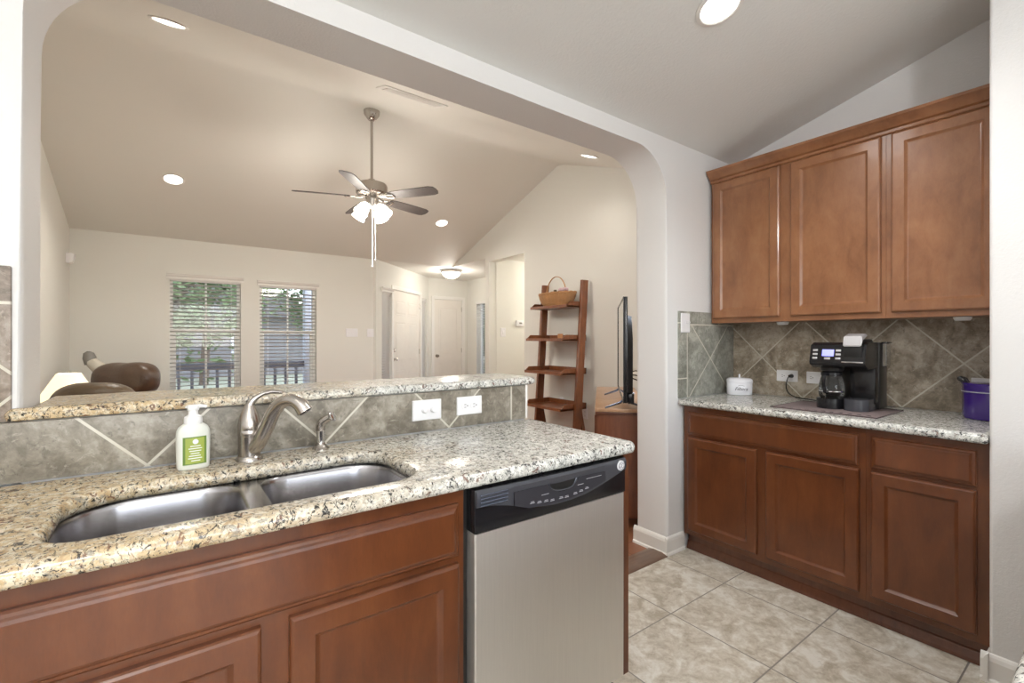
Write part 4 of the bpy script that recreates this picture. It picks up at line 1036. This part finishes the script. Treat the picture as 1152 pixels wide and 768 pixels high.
# entry: sidelights, front door, closet door, side window
def TEo(u): return frame(None, eu, ew, EA + eu*u)
window('window_3', TEo(S1[0]), S1[1]-S1[0], .18, S1[2], 'sidelight left of the front door', False)
window('window_4', TEo(S2[0]), S2[1]-S2[0], .18, S2[2], 'sidelight right of the front door', False)
blind(TEo(S1[0]), S1[1]-S1[0], .18, S1[2], 'narrow white blind on the sidelight left of the front door', ang=58, pitch=.04)
blind(TEo(S2[0]), S2[1]-S2[0], .18, S2[2], 'narrow white blind on the sidelight right of the front door', ang=58, pitch=.04, val=False)
TSW = frame(None, (0, -1, 0), (-1, 0, 0), (4.82, SW[1], 0))
window('window_5', TSW, SW[1]-SW[0], SW[2], SW[3], 'narrow window in the entry side wall', False)
blind(Matrix.Translation((-.034, 0, 0)) @ TSW, SW[1]-SW[0], SW[2], SW[3], 'white blind on the narrow entry side window', ang=4, val=False)
def panel_door(name, T, w_, h, lab, panels, knob_side, deadbolt, m):
    o = bpy.data.objects.new(name, None); C.objects.link(o); o.location = T @ Vector((w_/2, 0, 0)); struct(o, lab, 'door')
    mb = MB(T); mb.box((.004, .01, -.055), (w_-.004, h-.004, -.015), .002)
    for u0, v0, u1, v1 in panels:
        ringpanel(mb, u0, v0, u1, v1, [(0, -.016), (0, -.0135), (.008, -.011), (.016, -.0145), (.026, -.0145), (.04, -.0105)])
    mb.build('door_leaf', m, o, smooth=False)
    mb = MB(T); cw = .06
    for a, b in (((-cw, 0, .0), (0, h+cw, .016)), ((w_, 0, .0), (w_+cw, h+cw, .016)), ((0, h, .0), (w_, h+cw, .016))): mb.box(a, b, .003)
    for a, b in (((-.001, 0, -.12), (.004, h, 0)), ((w_-.004, 0, -.12), (w_+.001, h, 0)), ((0, h-.004, -.12), (w_, h+.001, 0))): mb.box(a, b)
    mb.build('door_casing', M['trim'], o, smooth=False)
    ku = .065 if knob_side < 0 else w_-.065
    def kn(z, lever):
        mb = MB(T); mb.rings([[(ku+r*math.cos(2*PI*i/18), z+r*math.sin(2*PI*i/18), q_) for i in range(18)] for r, q_ in ((.030,-.016),(.030,-.008),(.012,-.004),(.012,.020),(.026,.030),(.028,.042),(.018,.054))] if lever else [[(ku+r*math.cos(2*PI*i/18), z+r*math.sin(2*PI*i/18), q_) for i in range(18)] for r, q_ in ((.028,-.016),(.028,.0),(.020,.008))])
        mb.build('door_knob' if lever else 'deadbolt', M['nickel'], o)
    kn(.95, True)
    if deadbolt: kn(1.09, False)
    mb = MB(T); hu = w_-.004 if knob_side < 0 else .004
    for z in (.2, 1.05, 1.86): mb.cyl((hu, z-.045, -.010), (hu, z+.045, -.010), .008, 8)
    mb.build('hinge', M['nickel'], o)
    return o
wD = DR[1]-DR[0]-.02
pn = []
for cx0, cx1 in ((.12, wD/2-.05), (wD/2+.05, wD-.12)):
    pn += [(cx0, .22, cx1, .78), (cx0, .90, cx1, 1.55), (cx0, 1.66, cx1, 1.90)]
panel_door('door_1', TEo(DR[0]+.01), wD, DR[2], 'white six-panel front door', pn, -1, True, M['door'])
wC = CD[1]-CD[0]
panel_door('door_2', TP((CD[0], 8.10, 0)), wC, CD[2], 'white two-panel closet door', [(.11, .22, wC-.11, .82), (.11, .95, wC-.11, 1.88)], -1, False, M['door'])

# ------------------------------------------------------------------ ladder shelf
ls = thing('ladder_shelf', (3.5, 3.93, 0), 'leaning reddish wood ladder shelf with four tray shelves against the beige wall', 'shelf')
YN, YR_ = 3.613, 4.262                # near and far rails
def railx(z): return 3.49 + (z/1.91)*.13
for y in (YN, YR_):
    mb = MB(); h = 1.91
    a = railx(0); b = railx(h)
    mb.prism([(a-.055, 0), (a+.045, 0), (b+.045, h), (b-.045, h)], y-.017, y+.017, 'y', .003); mb.build('rail', M['ladder'], ls, smooth=False)
    mb = MB(); mb.prism([(3.53, .50), (3.57, .50), (3.68, 0), (3.64, 0)], y-.014, y+.014, 'y'); mb.build('rear_leg', M['ladder'], ls, smooth=False)
for z, xf in ((.515, 3.30), (.895, 3.30), (1.255, 3.32), (1.615, 3.385)):
    x1 = 3.665; y0, y1 = YN-.022+.005, YR_-.10+.06
    y0, y1 = YN+.017, YR_-.017
    mb = MB()
    ya, yb = YN-.018, YR_+.018
    mb.box((xf, y0, z), (x1, y1, z+.014))                                  # tray bottom
    mb.box((x1-.014, y0, z+.014), (x1, y1, z+.062))                        # back lip
    for y in (y0, y1-.014):
        mb.prism([(xf, z-.004), (x1, z-.004), (x1, z+.062), (xf+.05, z+.062), (xf, z+.022)], y, y+.014, 'y')
    mb.box((xf-.012, y0, z-.006), (xf, y1, z+.024), .002)
    mb.build('tray', M['ladder'], ls, smooth=False)
# basket on the top tray
bk = thing('wicker_basket', (3.53, 3.94, 1.631), 'honey-coloured oval wicker basket with a tall hoop handle on the top shelf', 'basket')
bx, by, bz = 3.52, 3.945, 1.630
def ovring(a, b_, z, n_=56, wob=0.0, ph=0):
    return [(bx+(a+wob*math.sin(14*t+ph))*math.cos(t), by+(b_+wob*math.sin(14*t+ph))*math.sin(t), bz+z) for t in [2*PI*i/n_ for i in range(n_)]]
mb = MB(); rs = []
for i in range(19):
    t = i/18; a = .085+.045*math.sin(t*PI/2); b_ = .19+.085*math.sin(t*PI/2); rs.append(ovring(a, b_, .004+t*.140, n_=112, wob=.0065, ph=i*PI))
mb.rings(rs, True, False); mb.rings([ovring(.116, .260, .13), ovring(.09, .21, .03), ovring(.05, .12, .02)], False, True)
mb.build('basket_bowl', M['wicker'], bk, angle=80)
mb = MB()
for k_, (dz, ph) in enumerate(((.146, 0), (.155, PI))):
    pts = [(bx+(.132)*math.cos(t)+.0, by+.277*math.sin(t), bz+dz+.004*math.sin(18*t+ph)) for t in [2*PI*i/60 for i in range(61)]]
    mb.tube(pts, .0075, 6, caps=False)
mb.build('rim_braid', M['wicker'], bk)
mb = MB()
hp = [(bx-.045*math.cos(t)*0, by+.165*math.cos(t)+.015, bz+.13+.215*math.sin(t)) for t in [PI*i/28 for i in range(29)]]
mb.tube(hp, .0085, 8, flat=.5); mb.build('hoop_handle', M['wicker'], bk)
random.seed(3)
for i, (dy, dx, r) in enumerate(((-.14, .0, .035), (-.10, -.03, .028), (-.17, -.02, .026), (.03, .0, .02))):
    mb = MB(); c0 = Vector((bx+dx, by+dy, bz+.178))
    for s_ in range(7):
        v_ = Vector((random.uniform(-1,1), random.uniform(-1,1), random.uniform(-.3,1))).normalized()*r*.6
        mb.lathe(tuple(c0+v_-Vector((0,0,r*.6))), [(.002,0),(r*.5,r*.2),(r*.62,r*.6),(r*.5,r),(.002,r*1.2)], 10)
    lab_ = ['pinkish white fabric flower, largest, at the right end of the basket', 'pinkish white fabric flower nearest the basket front', 'small pinkish flower at the far right of the basket', 'dark small bud in the middle of the basket'][i]
    tag(mb.build('fabric_flower', M['flower'] if i < 3 else M['bark'], angle=60), lab_, 'flower', 'fabric flowers in the basket')
mb = MB(); mb.lathe((3.44, 3.80, 1.2705), [(.024, 0), (.028, .004), (.030, .055), (.026, .058), (.024, .050), (.004, .048)], 20)
tag(mb.build('candle_cup', M['tan']), 'small tan cup on the second tray of the ladder shelf', 'cup')

# ------------------------------------------------------------------ TV stand and television (set across the corner)
A = Vector((2.36, 2.235, 0)); U = Vector((1, .93, 0)).normalized(); Wv = Vector((-U.y, U.x, 0))     # along the stand's front, and out of its front
# local frame: u along the front, v up, w out of the front; front face at w = 0
TS = frame(None, U, Wv, A)
st = thing('tv_stand', A + U*.72 - Wv*.18, 'low reddish wood TV stand set across the corner, only its end showing', 'cabinet')
LS, DS = 1.44, .345
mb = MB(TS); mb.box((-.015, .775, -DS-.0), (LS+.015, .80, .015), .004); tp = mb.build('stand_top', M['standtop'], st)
mb = MB(TS); mb.box((-.012, .755, -DS), (LS+.012, .774, .010), .002); mb.build('top_moulding', M['cabdark'], st)
mb = MB(TS); mb.box((0, .06, -DS), (.022, .755, 0)); mb.box((LS-.022, .06, -DS), (LS, .755, 0)); mb.box((.022, .06, -DS), (LS-.022, .08, 0)); mb.box((.022, .08, -DS), (LS-.022, .755, -DS+.01)); mb.box((.022, .40, -DS+.01), (LS-.022, .42, -.02)); mb.build('stand_carcass', M['stand'], st, smooth=False)
for i in range(3):
    a = .03+i*(LS-.06)/3; mb = MB(TS); ringpanel(mb, a+.004, .09, a+(LS-.06)/3-.004, .745, [(0, -.002), (0, .014), (.004, .018), (.05, .018), (.058, .010)]); dd = mb.build('door', M['stand'], st, smooth=False)
    mb = MB(TS); mb.lathe((0,0,0), [(0,0)], 3) if False else None
mb = MB(TS)
for u in (.02, LS-.08):
    for w_ in (-DS+.01, -.07): mb.box((u, 0, w_), (u+.06, .06, w_+.06))
mb.build('plinth_feet', M['stand'], st)
tv = thing('television', A + U*.72 - Wv*.17 + Vector((0, 0, .80)), 'flat screen television seen almost edge-on, standing on the wooden TV stand', 'television')
u0, u1, wc = -.125, .985, -.185
mb = MB(TS); mb.box((u0, .852, wc-.012), (u1, 1.548, wc+.010), .004, 2)
pr_ = [(u0+.06, .862), (u1-.06, .862), (u1-.06, 1.28), (u1-.20, 1.44), (u0+.20, 1.44), (u0+.06, 1.28)]
a = [mb.v((x, z, wc-.011)) for x, z in pr_]; b = [mb.v((x*.9+.043, z*.96+.045, wc-.052)) for x, z in pr_]; mb.face(b)
for i in range(6): j = (i+1) % 6; mb.face([a[i], a[j], b[j], b[i]])
mb.build('tv_housing', M['black'], tv)
mb = MB(TS); mb.box((u0+.008, .866, wc+.009), (u1-.008, 1.540, wc+.0115)); mb.build('tv_screen', M['screen'], tv)
mb = MB(TS)
for a_, b_ in (((u0, .852), (u0+.008, 1.548)), ((u1-.008, .852), (u1, 1.548)), ((u0+.008, .852), (u1-.008, .866)), ((u0+.008, 1.540), (u1-.008, 1.548))): mb.box((a_[0], a_[1], wc+.010), (b_[0], b_[1], wc+.016))
mb.build('bezel', M['black'], tv, smooth=False)
mb = MB(TS); mb.box((u0+.02, .845, wc-.055), (u0+.30, .91, wc-.015), .004); mb.build('speaker_bulge', M['black'], tv)
for uc in (.02, u1-.20):
    mb = MB(TS)
    mb.tube([(uc+.03, .858, wc), (uc+.01, .835, wc+.03), (uc-.05, .807, wc+.13)], [.010, .009, .006], 8); mb.tube([(uc+.03, .858, wc), (uc+.04, .835, wc-.03), (uc+.06, .807, wc-.12)], [.010, .009, .006], 8)
    mb.build('tv_foot', M['bluef'], tv)
mb = MB(TS)
for i in range(3): mb.tube(bez([(.10+.03*i, 1.0+.02*i, wc-.05), (.06+.03*i, .98+.03*i, wc-.10), (.03+.02*i, .93, wc-.14), (.05, .82, wc-.15)], 18), .004, 6)
mb.build('rear_cable', M['black'], tv)

# ------------------------------------------------------------------ seating, table lamp in the far left corner
def blob(mb, c, sx, sy, sz, seed, crease=.02, nu=28, nv=14, p=2.6):
    rs = []
    for j in range(nv+1):
        ph = -PI/2 + PI*j/nv; r = []
        for i in range(nu):
            t = 2*PI*i/nu
            cs = math.cos(ph)
            f = lambda q_: abs(q_)**(2/p)*(1 if q_ > 0 else -1)
            v_ = Vector((sx*f(cs*math.cos(t)) if cs > 1e-6 else 0, sy*f(cs*math.sin(t)) if cs > 1e-6 else 0, sz*f(math.sin(ph))))
            nz_ = noise.noise(Vector((v_.x*4+seed, v_.y*4, v_.z*3)))
            v_ *= 1+crease*nz_*2
            r.append((c[0]+v_.x, c[1]+v_.y, c[2]+v_.z))
        rs.append(r)
    mb.rings(rs, True, True)
def recliner(name, lab, cx, cy, az, ztop, m, seed, wid=.62):
    """az = the direction it faces"""
    o = thing(name, (cx, cy, 0), lab, 'armchair')
    T = Matrix.Translation((cx, cy, 0)) @ Matrix.Rotation(az-PI/2, 4, 'Z')       # local +y is forward
    mb = MB(T); blob(mb, (0, .30, .34), wid/2, .36, .13, seed, .03); mb.build('seat', m, o, angle=80)
    mb = MB(T); blob(mb, (0, -.10, (ztop+.35)/2-.08), wid/2, .13, (ztop-.35)/2, seed+3, .05); bb = mb.build('backrest', m, o, angle=80)
    mb = MB(T); blob(mb, (0, -.07, ztop-.16), wid/2+.02, .15, .16, seed+7, .07, 36, 18); mb.build('head_pillow', m, o, angle=80)
    for s_ in (-1, 1):
        mb = MB(T); blob(mb, (s_*(wid/2+.09), .20, .36), .11, .42, .24, seed+s_*5, .03); mb.build('arm', m, o, angle=80)
    mb = MB(T); mb.box((-wid/2-.14, -.20, .0), (wid/2+.14, .58, .22), .03); mb.build('base', m, o)
    return o
recliner('recliner', 'brown leather recliner whose rounded back rises highest behind the bar', -.27, 5.62, math.radians(40), 1.065, M['leather'], 1.0, .66)
recliner('recliner', 'wrinkled olive-brown leather seat back in front of the lamp, low behind the bar', -.37, 3.80, math.radians(-90), 1.0, M['leather2'], 9.0, .38)
tb = thing('end_table', (-.60, 4.98, 0), 'small wooden end table carrying the glowing lamp, hidden by the bar', 'table')
mb = MB(); mb.box((-.82, 4.77, .50), (-.38, 5.19, .53), .004) if False else mb.lathe((-.60, 4.90, .50), [(.20, 0), (.21, .008), (.21, .022), (.20, .03)], 32); mb.build('tabletop', M['stand'], tb)
mb = MB(); mb.lathe((-.60, 4.90, 0), [(.15, 0), (.15, .02), (.03, .05), (.022, .25), (.03, .50)], 24); mb.build('pedestal', M['stand'], tb)
lx, ly = -.63, 4.93
tl = thing('table_lamp', (lx, ly, .53), 'lit table lamp with a cream cone shade at the left end of the bar', 'lamp')
mb = MB(); mb.lathe((lx, ly, .53), [(.07, 0), (.07, .01), (.03, .03), (.045, .09), (.02, .16), (.009, .19), (.008, .29)], 24); mb.build('lamp_base', M['greym'], tl)
mb = MB()
oz = [(.222, .735), (.072, 1.005)]
mb.rings([[(lx+r*math.cos(2*PI*i/36), ly+r*math.sin(2*PI*i/36), z) for i in range(36)] for r, z in (oz[0], oz[1], (.068, 1.005), (.218, .735), oz[0])], False, False); mb.build('lamp_shade', M['shade'], tl)
mb = MB(); mb.lathe((lx, ly, .80), [(.012, 0), (.03, .04), (.03, .07), (.012, .1)], 16); mb.build('bulb', M['bell'], tl)
d = bpy.data.lights.new('lamp_bulb', 'POINT'); d.energy = 3; d.color = (1, .82, .58); d.shadow_soft_size = .04
lo = bpy.data.objects.new('lamp_bulb', d); C.objects.link(lo); lo.parent = tl; lo.location = (0, 0, .42)
# cream cone with a grey cap behind the lamp
fl = thing('floor_lamp', (-.46, 6.05, 0), 'cream tilted reading lamp head with a grey cap in the far left corner', 'lamp')
mb = MB(); mb.lathe((-.42, 6.0, 0), [(.13, 0), (.13, .02), (.02, .035), (.012, .06), (.012, .86)], 20); mb.build('lamp_pole', M['greym'], fl)
p0 = Vector((-.63, 6.12, 1.06)); p1 = Vector((-.44, 6.02, .86))
mb = MB(); mb.tube([p0, p0.lerp(p1, .5), p1], [.048, .066, .080], 20); mb.build('lamp_head', M['cream'], fl)
dv = (p0-p1).normalized()
mb = MB(); mb.tube([p0+Vector((.01,0,-.03)), p0+Vector((-.005,0,.03)), p0+Vector((-.01,0,.075)), p0+Vector((-.008,0,.092))], [.052, .052, .040, .014], 18); mb.build('lamp_cap', M['greym'], fl)

# ------------------------------------------------------------------ outside the front windows
struct(MB().box((-14, 6.86, -.5), (16, 40, -.25)).build('ground', M['grass']), 'lawn seen through the windows', 'ground')
struct(MB().box((-3, 6.86, -.25), (4.8, 8.75, -.05)).build('porch_floor', M['concrete']), 'concrete porch floor', 'porch')
struct(MB().box((-14, 9.6, -.25), (16, 17.0, -.24)).build('street', M['concrete']), 'pale street beyond the lawn', 'street')
struct(MB().box((-3, 6.86, 2.62), (2.0, 8.85, 2.74)).build('porch_roof', M['trim']), 'porch roof', 'porch')
pr = thing('porch_railing', (.4, 8.6, -.05), 'dark porch railing with square balusters outside the windows', 'railing')
mb = MB(); mb.box((-2.6, 8.57, .80), (1.86, 8.64, .90), .004); mb.build('top_rail', M['rail'], pr)
mb = MB(); mb.box((-2.6, 8.58, .06), (1.86, 8.63, .12), .003); mb.build('bottom_rail', M['rail'], pr)
for i in range(27):
    x = -2.5+i*.163
    MB().box((x-.02, 8.585, .12), (x+.02, 8.625, .80)).build('baluster', M['rail'], pr)
pc = thing('porch_column', (1.95, 8.6, -.05), 'pale square porch column outside the right window', 'column')
MB().box((1.86, 8.51, .08), (2.04, 8.69, 2.62), .006).build('shaft', M['porch'], pc); MB().box((1.82, 8.47, -.05), (2.08, 8.73, .08), .006).build('plinth', M['porch'], pc)
def tree(x, y, h, r, seed, lab, n_=3600, leaf=.11):
    random.seed(seed)
    o = thing('leafy_tree', (x, y, -.25), lab, 'tree', 'trees outside the front windows')
    mb = MB(); mb.tube([(x, y, -.25), (x+.1, y, h*.3), (x-.05, y, h*.62)], [.14, .11, .05], 10)
    for k_ in range(5):
        a = 2*PI*k_/5+seed; mb.tube([(x+.08, y, h*.32+.1*k_), (x+r*.5*math.cos(a), y+r*.5*math.sin(a), h*.6+.1*k_)], [.06, .02], 7)
    mb.build('trunk', M['bark'], o)
    mb = MB()
    cl = [(Vector((random.gauss(0, .45), random.gauss(0, .45), random.gauss(0, .36))), random.uniform(.25, .5)) for _ in range(26)]
    for i in range(n_):
        c0, rr = random.choice(cl)
        p = c0 + Vector((random.gauss(0,1), random.gauss(0,1), random.gauss(0,1))).normalized()*rr*random.random()**.4
        P3 = Vector((x+p.x*r, y+p.y*r, h*.66+p.z*h*.48))
        a = Vector((random.gauss(0,1), random.gauss(0,1), random.gauss(0,.6))).normalized(); b = a.cross(Vector((random.gauss(0,1), random.gauss(0,1), random.gauss(0,1)))).normalized()
        s_ = leaf*random.uniform(.6, 1.3)
        mb.face([mb.v(P3-a*s_), mb.v(P3+b*s_*.45), mb.v(P3+a*s_), mb.v(P3-b*s_*.45)])
    mb.build('foliage', M['leaf'], o, smooth=False)
tree(-.1, 11.0, 4.4, 1.7, 2, 'dense leafy tree filling the left window')
tree(3.6, 13.6, 4.6, 1.3, 5, 'leafy tree behind the right window')
tree(.9, 18.5, 6.0, 2.8, 8, 'farther leafy tree between the two windows')
tree(-6.2, 19.0, 5.5, 2.4, 12, 'farther leafy tree at the left of the left window')
tree(7.0, 20.0, 5.5, 2.6, 14, 'farther leafy tree right of the right window')
tree(6.7, 10.3, 2.9, 1.2, 21, 'low leafy tree outside the narrow entry window')
hs_ = thing('neighbour_house', (.5, 24, -.25), 'grey neighbouring house across the street seen through the blinds', 'house')
MB().box((-6, 22, -.25), (5, 28, 2.2)).build('house_wall', M['siding'], hs_)
MB().prism([(-6.5, 2.2), (5.5, 2.2), (2.5, 4.0), (-3.5, 4.0)], 21.6, 28.4, 'y').build('house_roof', M['roofm'], hs_, smooth=False)
for x in (-4.4, -1.2, 2.0): MB().box((x, 21.96, .7), (x+1.1, 22.0, 1.8)).build('house_window', M['porch'], hs_)
